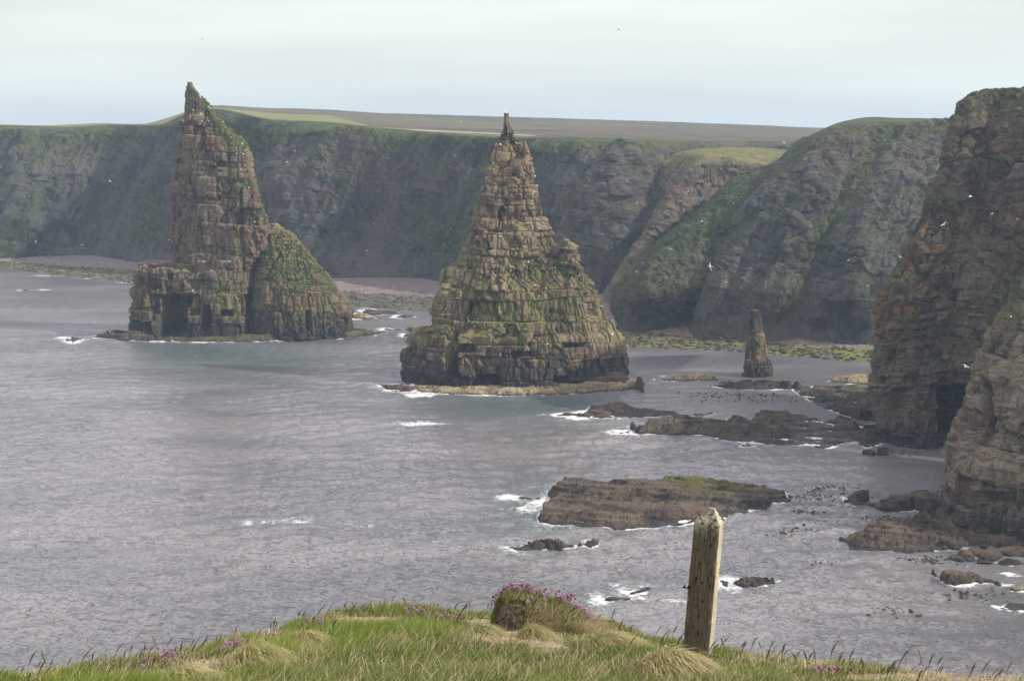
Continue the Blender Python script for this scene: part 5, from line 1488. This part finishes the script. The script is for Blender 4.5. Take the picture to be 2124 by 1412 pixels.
# turf hummock ---------------------------------------------------------
hum = ground_at_pix(1075, 1296)
HY = hum[1] - 0.10
humm = empty('turf_mound', (float(hum[0]), float(HY), float(hum[2])))
def wpt(px, py, D): return P(px, py, D)
# cross profile along px: top outline of the mound
top_px = [(1022, 1280), (1030, 1250), (1045, 1238), (1070, 1233), (1100, 1236), (1130, 1246), (1160, 1256), (1190, 1272), (1215, 1288), (1240, 1306), (1270, 1322)]
nu, nv = 130, 70
us = np.linspace(0, 1, nu)
pxs = 1020 + 255 * us
tops = np.interp(pxs, [a for a, b in top_px], [b for a, b in top_px])
V = np.zeros((nv, nu, 3))
for j in range(nv):
    a = math.pi * j / (nv - 1)           # front bottom -> top -> back bottom
    yy = HY - 0.17 * math.cos(a)
    hh_ = math.sin(a) ** 0.55
    for i in range(nu):
        tp = P(pxs[i], tops[i], HY)
        bt = CAMZ - (1340 - HORIZON) / FPX * HY
        ends = min(1.0, us[i] * 14) ** 0.5
        zt = bt + (tp[2] - bt) * ends
        V[j, i] = (tp[0] * yy / HY, yy, bt + (zt - bt) * hh_)
nr = grid_normals(V)
V += nr * (0.012 * fbm(V, 12, 3, 601) + 0.008 * fbm(V, 40, 2, 602))[..., None]
Xh, Yh = to_pix(V)
soil = sstep(1105, 1080, Xh + 6 * vnoise(V, 30, 603)) * sstep(1246, 1258, Yh + 5 * vnoise(V, 25, 604)) * (V[..., 1] < HY)
m = NT('mound_turf')
n1 = m.noise(40, 5, 0.7); n2 = m.noise((90, 90, 40), 5, 0.7)
gcol = m.mix(m.mr(n1, 0.35, 0.65), (0.03, 0.045, 0.012), (0.11, 0.13, 0.04))
scol = m.mix(m.mr(n2, 0.35, 0.68), (0.016, 0.011, 0.008), (0.16, 0.12, 0.085))
m.bump(m.add(n1, n2), 1.0, 0.02)
M['mound'] = m.out(m.mix(m.attr('soil'), gcol, scol))
me = raw_mesh('mound_body', V - np.array(humm.location), grid_faces(nv, nu), {'soil': soil}, True)
obj('turf_body', me, M['mound'], humm)
r = np.random.RandomState(62)
up = nr[..., 2]
idx = np.argwhere((soil < 0.4) & (V[..., 1] < HY + 0.08))
idx = idx[r.choice(len(idx), 15000)]
rt = V[idx[:, 0], idx[:, 1]] + r.randn(len(idx), 3) * 0.003
Xr, Yr = to_pix(rt)
n = len(rt)
dryv = 0.9 * np.exp(-((Xr - 1110) / 40) ** 2 - ((Yr - 1295) / 22) ** 2) + 0.7 * sstep(1290, 1310, Yr) + 0.4 * sstep(1180, 1240, Xr)
isd = r.rand(n) < np.clip(0.15 + dryv * 0.8, 0, 0.95)
tone = np.where(isd, 0.7 + 0.3 * r.rand(n), 0.12 + 0.5 * r.rand(n) ** 1.3)
ld = np.stack([0.5 + 0.8 * r.randn(n), -0.2 + 0.7 * r.randn(n)], -1)
hg = (0.014 + 0.022 * r.rand(n)) * (1 + 0.7 * isd)
Vb, Fb, Tb = blades(rt - np.array(humm.location), hg, 0.0022 + 0.0012 * r.rand(n), ld, 0.4 + 0.5 * r.rand(n), tone, 63)
o = obj('mound_grass', raw_mesh('mound_grass', Vb, Fb, {'tone': Tb}), M['grass'], humm)
o['kind'] = 'stuff'
tag(humm, 'hump of turf with bare brown soil on its left front, standing on the clifftop edge', 'mound')

# thrift ----------------------------------------------------------------
def head_mesh(name, seed, rad=0.0105):
    r = np.random.RandomState(seed)
    V, F, T = [], [], []
    # ball of small petals
    for k in range(46):
        ph = math.acos(1 - 1.45 * (k + 0.5) / 46)
        a = k * 2.39996
        d = np.array([math.sin(ph) * math.cos(a), math.sin(ph) * math.sin(a), math.cos(ph)])
        s = np.cross(d, (0.3, 0.1, 0.9)); s /= np.linalg.norm(s) + 1e-6
        t = np.cross(d, s)
        c = d * rad * (0.9 + 0.2 * r.rand())
        w = rad * 0.40
        b = len(V)
        V.extend([d * rad * 0.45, c + s * w - t * w * 0.4, c + d * rad * 0.18 + t * w * 0.5, c - s * w - t * w * 0.4])
        T.extend([r.rand()] * 4)
        F.append((b, b + 1, b + 2, b + 3))
    b = len(V)
    # solid core and calyx
    for i in range(5):
        ph = math.pi * i / 4
        for j in range(7):
            a = 2 * math.pi * j / 7
            V.append(np.array([math.sin(ph) * math.cos(a), math.sin(ph) * math.sin(a), math.cos(ph)]) * rad * 0.72 + np.array([0, 0, -rad * 0.1]))
            T.append(0.15 if i < 3 else -0.2)
    for i in range(4):
        for j in range(7):
            F.append((b + 7 * i + j, b + 7 * i + (j + 1) % 7, b + 7 * i + 7 + (j + 1) % 7, b + 7 * i + 7 + j))
    return raw_mesh(name, np.array(V), np.array(F), {'tone': np.array(T)})
M['petal'] = grass_mat('thrift_petals', [(0.0, (0.16, 0.07, 0.07)), (0.1, (0.34, 0.17, 0.30)), (0.6, (0.52, 0.32, 0.50)), (1.0, (0.66, 0.48, 0.64))], 0.25)
M['bud'] = grass_mat('thrift_fading', [(0.0, (0.12, 0.05, 0.05)), (0.1, (0.22, 0.08, 0.10)), (1.0, (0.42, 0.19, 0.26))], 0.2)
M['stem'] = grass_mat('thrift_stem', [(0.0, (0.09, 0.10, 0.04)), (1.0, (0.13, 0.12, 0.06))], 0.1)
heads = [head_mesh('thrift_head', 70 + k) for k in range(3)]
for hm in heads: hm.materials.append(M['petal'])
buds = [head_mesh('thrift_bud', 80, 0.0085)]
buds[0].materials.append(M['bud'])
def stalk_mesh(L, bend):
    V, F = [], []
    for k, t in enumerate(np.linspace(0, 1, 5)):
        for j in range(4):
            a = math.pi / 2 * j
            V.append((bend * L * t * t + 0.0008 * math.cos(a), 0.0008 * math.sin(a), L * t))
    for k in range(4):
        for j in range(4):
            F.append((4 * k + j, 4 * k + (j + 1) % 4, 4 * k + 4 + (j + 1) % 4, 4 * k + 4 + j))
    me = raw_mesh('stalk', np.array(V), np.array(F), {'tone': np.full(len(V), 0.5)})
    me.materials.append(M['stem'])
    return me
stalks = [(L, bd, stalk_mesh(L, bd)) for L, bd in ((0.045, 0.2), (0.06, -0.15), (0.075, 0.3), (0.05, 0.0))]
def thrift(label, heads_px, D, seed, group='clumps of sea thrift along the clifftop', budp=0.3):
    """heads_px: where the flower heads stand, as seen; all at about depth D"""
    r = np.random.RandomState(seed)
    c = P(np.mean([a for a, b in heads_px]), np.max([b for a, b in heads_px]), D)
    root = empty('sea_thrift', (float(c[0]), float(c[1]), float(c[2]) - 0.05))
    tag(root, label, 'flower', group)
    for (px, py) in heads_px:
        d = D + 0.05 * r.randn()
        q = P(px, py, d)
        L, bd, sm = stalks[r.randint(4)]
        fl = bpy.data.objects.new('stalk', sm)
        COL.objects.link(fl); fl.parent = root
        rot = r.rand() * 0.8 - 0.4
        fl.location = (q[0] - bd * L - root.location[0], q[1] - root.location[1], q[2] - L - root.location[2])
        hd = bpy.data.objects.new('flower_head', buds[0] if r.rand() < budp else heads[r.randint(3)])
        COL.objects.link(hd); hd.parent = root
        hd.location = (q[0] - root.location[0], q[1] - root.location[1], q[2] - root.location[2])
        s = 0.50 + 0.34 * r.rand()
        hd.scale = (s, s, s * 0.9)
        hd.rotation_euler = (r.rand() * 0.6 - 0.3, r.rand() * 0.6 - 0.3, r.rand() * 6)
    return root
def zh(lst): return [(960 + a / 5.589, 1180 + b / 5.589) for a, b in lst]
thrift('dense crown of purple thrift flowers on top of the turf mound', zh([(350, 320), (360, 350), (383, 295), (395, 300), (372, 325), (368, 365), (415, 240), (422, 262), (410, 268), (440, 265), (475, 195), (485, 215), (500, 225), (478, 235), (510, 192), (520, 215), (515, 228), (545, 180), (560, 170), (566, 190), (540, 200), (572, 228), (580, 175), (600, 178), (520, 275), (483, 262), (440, 312),
        (618, 220), (610, 240), (636, 178), (648, 200), (655, 185), (668, 180), (640, 212), (690, 155), (693, 205), (708, 172), (685, 185), (703, 240), (735, 185), (745, 195), (768, 188), (740, 210), (762, 228), (775, 222), (797, 210), (820, 207), (803, 238), (820, 268), (790, 262), (838, 290), (672, 265), (633, 252), (600, 240), (590, 200), (725, 215), (755, 180)]), HY, 71)
thrift('two bright thrift heads low on the front of the turf mound', zh([(757, 376), (866, 443), (688, 345), (803, 328), (505, 343)]), HY - 0.2, 72, budp=0.2)
thrift('thin row of brownish thrift heads along the middle of the mound', zh([(862, 248), (880, 262), (900, 236), (915, 262), (888, 292), (945, 255), (963, 232), (947, 296), (960, 283), (975, 280), (998, 283), (950, 300), (1037, 245), (1077, 272), (1112, 256), (1083, 298), (1092, 312), (1113, 322), (958, 343)]), HY, 73, budp=0.45)
thrift('pink thrift flowers standing up where the mound starts to fall to the right', zh([(1130, 315), (1138, 325), (1145, 342), (1120, 330), (1170, 308), (1180, 325), (1168, 340), (1210, 302), (1218, 322), (1215, 345), (1238, 362), (1255, 300), (1262, 318), (1290, 303), (1305, 345), (1255, 335), (1232, 388), (1255, 402), (1143, 365), (1100, 335), (1110, 352)]), HY, 74, budp=0.35)
thrift('bright thrift flowers trailing down the right hand slope of the mound', zh([(1290, 420), (1300, 430), (1312, 440), (1325, 432), (1335, 442), (1298, 452), (1310, 412), (1370, 440), (1385, 450), (1400, 458), (1412, 465), (1380, 460), (1412, 490), (1420, 500), (1408, 508), (1450, 520), (1465, 528), (1480, 520), (1490, 538), (1500, 545), (1460, 550), (1450, 560), (1482, 552), (1510, 585), (1520, 595), (1515, 605), (1550, 582), (1555, 592), (1560, 625), (1570, 635), (1480, 575)]), HY + 0.02, 75, budp=0.12)
gp = ground_at_pix(900, 1292)
thrift('scattered thrift flowers on the crest left of the turf mound', [(842, 1262), (850, 1264), (858, 1261), (864, 1266), (870, 1262), (878, 1265), (884, 1263), (846, 1270), (900, 1268), (906, 1272), (880, 1258), (862, 1258), (925, 1272), (930, 1276), (940, 1277), (948, 1279), (958, 1281), (962, 1276), (935, 1270), (915, 1276), (890, 1271)], float(gp[1]) - 0.1, 76)
gp = ground_at_pix(660, 1305)
thrift('three purple thrift heads on the crest by a dry grass clump', [(640, 1287), (660, 1284), (667, 1281), (664, 1290), (668, 1287), (632, 1293)], float(gp[1]) - 0.1, 77, budp=0.0)
gp = ground_at_pix(480, 1355)
thrift('small group of thrift heads beside tall leaning grass, second clump from the left', [(466, 1332), (470, 1335), (475, 1334), (480, 1332), (487, 1325), (487, 1331), (465, 1341), (470, 1340), (501, 1327), (496, 1333), (490, 1333), (458, 1347)], float(gp[1]) - 0.1, 78, budp=0.1)
thrift('faint little thrift heads hidden in grass above the second clump from the left', [(560, 1314), (567, 1315), (575, 1316), (582, 1313)], float(gp[1]) + 0.4, 79, budp=0.1)
gp = ground_at_pix(335, 1385)
thrift('leftmost clump of purple thrift flowers on the grassy edge', [(299, 1367), (316, 1365), (328, 1344), (327, 1353), (335, 1360), (343, 1348), (345, 1352), (342, 1356), (354, 1353), (356, 1348), (350, 1356), (360, 1357), (368, 1353), (364, 1367), (378, 1352), (344, 1365), (296, 1380), (338, 1361)], float(gp[1]) - 0.1, 80, budp=0.0)
gp = ground_at_pix(1715, 1408)
thrift('rightmost clump of tiny pale thrift flowers near the lower right edge', [(1686, 1385), (1692, 1387), (1698, 1384), (1704, 1386), (1712, 1389), (1720, 1386), (1730, 1385), (1737, 1388), (1742, 1384), (1765, 1388)], float(gp[1]), 81, budp=0.4)

# straw tussock beside the post ----------------------------------------
tb0 = ground_at_pix(1385, 1408)
def tussock(label, c, n, H, spread, seed, green=0.1, ldx=0.2, rx=0.11, ry=0.10):
    r = np.random.RandomState(seed)
    root = empty('grass_tussock', tuple(float(a) for a in c))
    tag(root, label, 'grass tussock', 'clumps of dead straw on the clifftop')
    a = r.rand(n) * 6.283; q = r.rand(n) ** 0.5
    # mound body
    V = []
    for i in range(9):
        ph = math.pi / 2 * i / 8
        for j in range(20):
            t_ = 2 * math.pi * j / 20
            V.append((rx * 0.7 * math.cos(ph) * math.cos(t_), ry * 0.7 * math.cos(ph) * math.sin(t_), H * 0.45 * math.sin(ph) - 0.03))
    V = np.array(V)
    F = [(20 * i + j, 20 * i + (j + 1) % 20, 20 * i + 20 + (j + 1) % 20, 20 * i + 20 + j) for i in range(8) for j in range(20)]
    obj('straw_core', raw_mesh('straw_core', V, np.array(F), {'dry': np.full(len(V), 1.0)}, True), M['turf'], root)
    d = np.stack([q * np.cos(a) * rx, q * np.sin(a) * ry, -0.01 + 0.35 * H * (1 - q)], -1)
    a2 = a + 0.7 * r.randn(n)
    out = np.stack([np.cos(a2) * 0.7 + ldx * 2.2 + 0.25 * r.randn(n), np.sin(a2) * 0.7 - 0.15 + 0.25 * r.randn(n)], -1)
    tone = np.where(r.rand(n) < green, 0.3 + 0.3 * r.rand(n), 0.66 + 0.30 * r.rand(n) ** 1.3)
    segs = 5
    L = (0.5 + 0.6 * r.rand(n))
    up_ = H * (1.15 - 0.65 * q) * (0.25 + 1.0 * r.rand(n))
    Vs = []
    ya = np.arctan2(out[:, 1], out[:, 0]) + np.pi / 2
    wig = r.randn(n) * 0.02
    for k in range(segs + 1):
        t = k / segs
        hz = np.where(t < 0.5, 1 - (1 - t / 0.5) ** 2, 1 - (0.75 + 0.5 * q) * ((t - 0.5) / 0.5) ** 2 * 0.9)
        reach = rx * 0.9 * L * t ** 1.5
        p_ = d + np.stack([out[:, 0] * reach + wig * t, out[:, 1] * reach - wig * t, up_ * hz], -1)
        w = 0.0016 * (1 - 0.75 * t)
        Vs.append(p_ + np.stack([np.cos(ya) * w, np.sin(ya) * w, 0 * ya], -1))
        Vs.append(p_ - np.stack([np.cos(ya) * w, np.sin(ya) * w, 0 * ya], -1))
    Vs = np.stack(Vs, 1)
    kk = 2 * (segs + 1)
    F = (np.array([[2 * k, 2 * k + 1, 2 * k + 3, 2 * k + 2] for k in range(segs)])[None] + kk * np.arange(n)[:, None, None]).reshape(-1, 4)
    o = obj('straw', raw_mesh('straw', Vs.reshape(-1, 3), F, {'tone': np.repeat(tone, kk)}), M['grass'], root)
    o['kind'] = 'stuff'
tussock('big drooping mound of dead straw at the left foot of the wooden post', ground_at_pix(1392, 1408), 8000, 0.09, 0.09, 91, 0.03, 0.35, 0.13, 0.10)
for k, (px, py, H, rx, lb) in enumerate(((500, 1385, 0.08, 0.10, 'brown straw tussock below the second thrift clump from the left'), (610, 1340, 0.06, 0.08, 'brown straw tussock on the crest left of three thrift heads'),
                                         (345, 1420, 0.06, 0.09, 'straw tussock just below the leftmost thrift clump'), (985, 1312, 0.04, 0.07, 'low straw tussock left of the turf mound'), (1105, 1322, 0.05, 0.06, 'pale straw spilling over the front of the turf mound'), (1255, 1345, 0.06, 0.12, 'grey brown grass hump right of the turf mound'))):
    tussock(lb, ground_at_pix(px, py), 2200, H, 0.075, 92 + k, 0.2, 0.4, rx, rx)

# ------------------------------------------------------------------ wooden post
PD = 5.85
base_c = P(1443, 1395, PD)
top_c = P(1473, 1052, PD)
post = empty('fence_post', tuple(float(a) for a in base_c))
axis = top_c - base_c
Hh = np.linalg.norm(axis); axz = axis / Hh
rotz = math.radians(-24)     # the narrow face turns to the right
e1 = np.array([math.cos(rotz), math.sin(rotz), 0]); e1 -= axz * e1.dot(axz); e1 /= np.linalg.norm(e1)
e2 = np.cross(axz, e1)
wA, wB = 0.0590, 0.039       # half widths
ns, nh = 88, 300
per = np.linspace(0, 4, ns, endpoint=False)
V = np.zeros((nh, ns, 3))
sq = []
rc = 0.10
for t in per:
    k = int(t); f = t - k
    a, b = [((-1 + 2 * f), -1), (1, (-1 + 2 * f)), ((1 - 2 * f), 1), (-1, (1 - 2 * f))][k]
    # slightly rounded corners
    m_ = max(abs(a), abs(b)); l_ = math.hypot(a, b)
    s = 1 - 0.06 * max(0, (l_ - 1.25)) / 0.16
    sq.append((a * s, b * s))
sq = np.array(sq)
peak0 = 1 - 0.034 / 1.0
hs = np.linspace(0, 1, nh)
cap_start = 1 - 0.062 / Hh
for i, t in enumerate(hs):
    sc = 1.0 - 0.06 * t
    if t > cap_start:
        u = (t - cap_start) / (1 - cap_start)
        sc = sc * (1 - 0.76 * u ** 0.95)
    off_ = (e1 * 0.010 - e2 * 0.004) * max(0.0, (t - cap_start) / (1 - cap_start))
    V[i] = off_[None] + axz[None] * (t * Hh) + e1[None] * (sq[:, :1] * wA * sc) + e2[None] * (sq[:, 1:] * wB * sc)
nr = grid_normals(V, True)
loc2 = np.stack([V @ e1, V @ e2, V @ axz], -1)
crack = vnoise(loc2, (170, 170, 7), 701)
crk = np.exp(-(crack / 0.10) ** 2) * sstep(-0.1, 0.4, vnoise(loc2, (40, 40, 5), 702))
disp = 0.0020 * fbm(loc2, (60, 60, 6), 4, 703) - 0.0032 * crk + 0.0012 * vnoise(loc2, (130, 130, 60), 704) + 0.0030 * vnoise(loc2, (9, 9, 8), 705)
holes = np.zeros(V.shape[:2])
rh = np.random.RandomState(5)
for k in range(34):
    hz = rh.rand() * Hh * 0.9 + 0.03
    side = rh.rand() < 0.75
    c_ = np.array([(rh.rand() * 1.6 - 0.8) * wA if side else wA * 0.98, -wB * 0.98 if side else (rh.rand() * 1.5 - 0.75) * wB, hz])
    dd = np.linalg.norm((loc2 - c_) * np.array([1, 1, 0.45 if rh.rand() < 0.5 else 0.8]), axis=-1)
    rad = 0.0018 + 0.0022 * rh.rand()
    holes = np.maximum(holes, 1 - sstep(rad * 0.7, rad * 1.5, dd))
disp -= 0.004 * holes
chip = sstep(0.35, 0.6, vnoise(loc2, (30, 30, 22), 706)) * sstep(cap_start - 0.05, cap_start + 0.05, hs)[:, None]
disp -= 0.0065 * chip
V = V + nr * disp[..., None]
face_narrow = (np.abs(sq[:, 0]) > 0.985)[None] * np.ones((nh, 1))
m = NT('weathered_wood')
tc = m.attr
lx, lz = m.attr('gx'), m.attr('gz')
cmb = m.t.nodes.new('ShaderNodeCombineXYZ')
m.link(m.attr('gx'), cmb.inputs[0]); m.link(m.attr('gy'), cmb.inputs[1]); m.link(m.attr('gz'), cmb.inputs[2])
gv = cmb.outputs[0]
grain = m.noise((260, 260, 9), 6, 0.7, vec=gv)
blot = m.noise((22, 22, 9), 5, 0.65, vec=gv)
lich = m.noise((75, 75, 50), 5, 0.75, vec=gv)
col = m.mix(m.mr(grain, 0.35, 0.66), (0.045, 0.037, 0.028), (0.17, 0.145, 0.108))
col = m.mix(m.mul(m.mr(blot, 0.42, 0.62), 0.55), col, (0.085, 0.082, 0.042))
col = m.mix(m.mul(m.mr(lich, 0.60, 0.68), 0.7), col, (0.30, 0.29, 0.22))
col = m.mix(m.mul(m.attr('pale'), m.mr(grain, 0.2, 0.6, 0.6, 1.0)), col, (0.52, 0.46, 0.35))  # sunlight put into the colour: narrow faces painted paler
col = m.mix(m.mul(m.attr('top'), m.mr(lich, 0.42, 0.55)), col, (0.36, 0.35, 0.27))
col = m.mix(m.attr('hole'), col, (0.012, 0.010, 0.008))
m.bump(m.add(grain, m.mul(lich, 0.6)), 0.8, 0.0035)
M['wood'] = m.out(col, 0.88)
at = {'gx': loc2[..., 0], 'gy': loc2[..., 1], 'gz': loc2[..., 2], 'hole': np.clip(np.maximum(holes, crk * 0.8), 0, 1), 'pale': face_narrow * 0.85,
      'top': sstep(cap_start - 0.1, cap_start + 0.02, hs)[:, None] * np.ones((1, ns))}
verts = np.concatenate([V.reshape(-1, 3), V[-1].mean(0, keepdims=True)])
at = {k_: np.r_[np.asarray(v_).ravel(), np.asarray(v_)[-1].mean()] for k_, v_ in at.items()}
f = grid_faces(nh, ns, True)
j = np.arange(ns); tb_ = (nh - 1) * ns
cap = np.stack([tb_ + j, tb_ + (j + 1) % ns, np.full(ns, nh * ns)], -1)
me = tri_mesh('post_shaft', verts, f, cap, at, True)
obj('shaft', me, M['wood'], post)
def tube(name, pts, rad, mat, parent, tone=0.5, n=6):
    pts = np.array(pts, float)
    V, F = [], []
    rads = rad if hasattr(rad, '__len__') else [rad] * len(pts)
    for i, p_ in enumerate(pts):
        t_ = pts[min(i + 1, len(pts) - 1)] - pts[max(i - 1, 0)]
        t_ /= np.linalg.norm(t_)
        s = np.cross(t_, (0.1, 0.2, 1.0)); s /= np.linalg.norm(s) + 1e-9
        u = np.cross(t_, s)
        for j in range(n):
            a = 2 * math.pi * j / n
            V.append(p_ + (s * math.cos(a) + u * math.sin(a)) * rads[i])
    for i in range(len(pts) - 1):
        for j in range(n):
            F.append((n * i + j, n * i + (j + 1) % n, n * i + n + (j + 1) % n, n * i + n + j))
    return obj(name, raw_mesh(name, np.array(V), np.array(F), {'tone': np.full(len(V), tone)}, True), mat, parent)
m = NT('black_plastic'); M['black'] = m.out((0.012, 0.012, 0.012), 0.5)
m = NT('rusty_wire'); M['rust'] = m.out(m.mix(m.noise(200, 3), (0.03, 0.02, 0.015), (0.10, 0.05, 0.03)), 0.8)
m = NT('white_plastic'); M['wplastic'] = m.out((0.6, 0.6, 0.58), 0.5)
def rel(px, py, D): return P(px, py, D) - np.array(post.location)
ins = tube('insulator', [rel(1434, 1218, PD - 0.01), rel(1426, 1217, PD - 0.015), rel(1424, 1216, PD - 0.015), rel(1421, 1216, PD - 0.015), rel(1416, 1218, PD - 0.015)], [0.004, 0.007, 0.0095, 0.006, 0.004], M['black'], post, n=10)
tube('insulator_cap', [rel(1427, 1210, PD - 0.015), rel(1424, 1216, PD - 0.022), rel(1423, 1221, PD - 0.02)], [0.002, 0.0035, 0.002], M['wplastic'], ins, n=8)
tube('bent_nail', [rel(1424, 1306, PD - 0.02), rel(1418, 1307, PD - 0.02), rel(1411, 1310, PD - 0.025)], [0.0012, 0.0012, 0.0006], M['rust'], post)
tube('wire', [rel(1421, 1312, PD - 0.02), rel(1430, 1314, PD - 0.043), rel(1445, 1318, PD - 0.038), rel(1449, 1316, PD - 0.034)], 0.0012, M['rust'], post)
tube('staple', [rel(1433, 1178, PD - 0.02), rel(1431, 1181, PD - 0.026), rel(1434, 1183, PD - 0.02)], 0.0012, M['rust'], post)
tag(post, 'weathered leaning wooden fence post with a chipped pointed top', 'fence post')

# ------------------------------------------------------------------ haze
hx = np.array([(-3100, -320, -6.5), (3100, -320, -6.5), (3100, 3500, -6.5), (-3100, 3500, -6.5), (-3100, -320, 118), (3100, -320, 118), (3100, 3500, 118), (-3100, 3500, 118)], float)
hf = np.array([(0, 3, 2, 1), (4, 5, 6, 7), (0, 1, 5, 4), (1, 2, 6, 5), (2, 3, 7, 6), (3, 0, 4, 7)])
hm = bpy.data.materials.new('haze_air'); hm.use_nodes = True
for n_ in list(hm.node_tree.nodes):
    if n_.type != 'OUTPUT_MATERIAL': hm.node_tree.nodes.remove(n_)
pv = hm.node_tree.nodes.new('ShaderNodeVolumePrincipled')
pv.inputs['Color'].default_value = (0.55, 0.75, 1.0, 1)
pv.inputs['Density'].default_value = 0.00021
pv.inputs['Anisotropy'].default_value = 0.2
hm.node_tree.links.new(pv.outputs[0], [n_ for n_ in hm.node_tree.nodes if n_.type == 'OUTPUT_MATERIAL'][0].inputs['Volume'])
o = obj('haze', raw_mesh('haze', hx, hf), hm)
tag(o, 'thin blue sea haze softening the far cliffs', 'haze', kind='stuff')
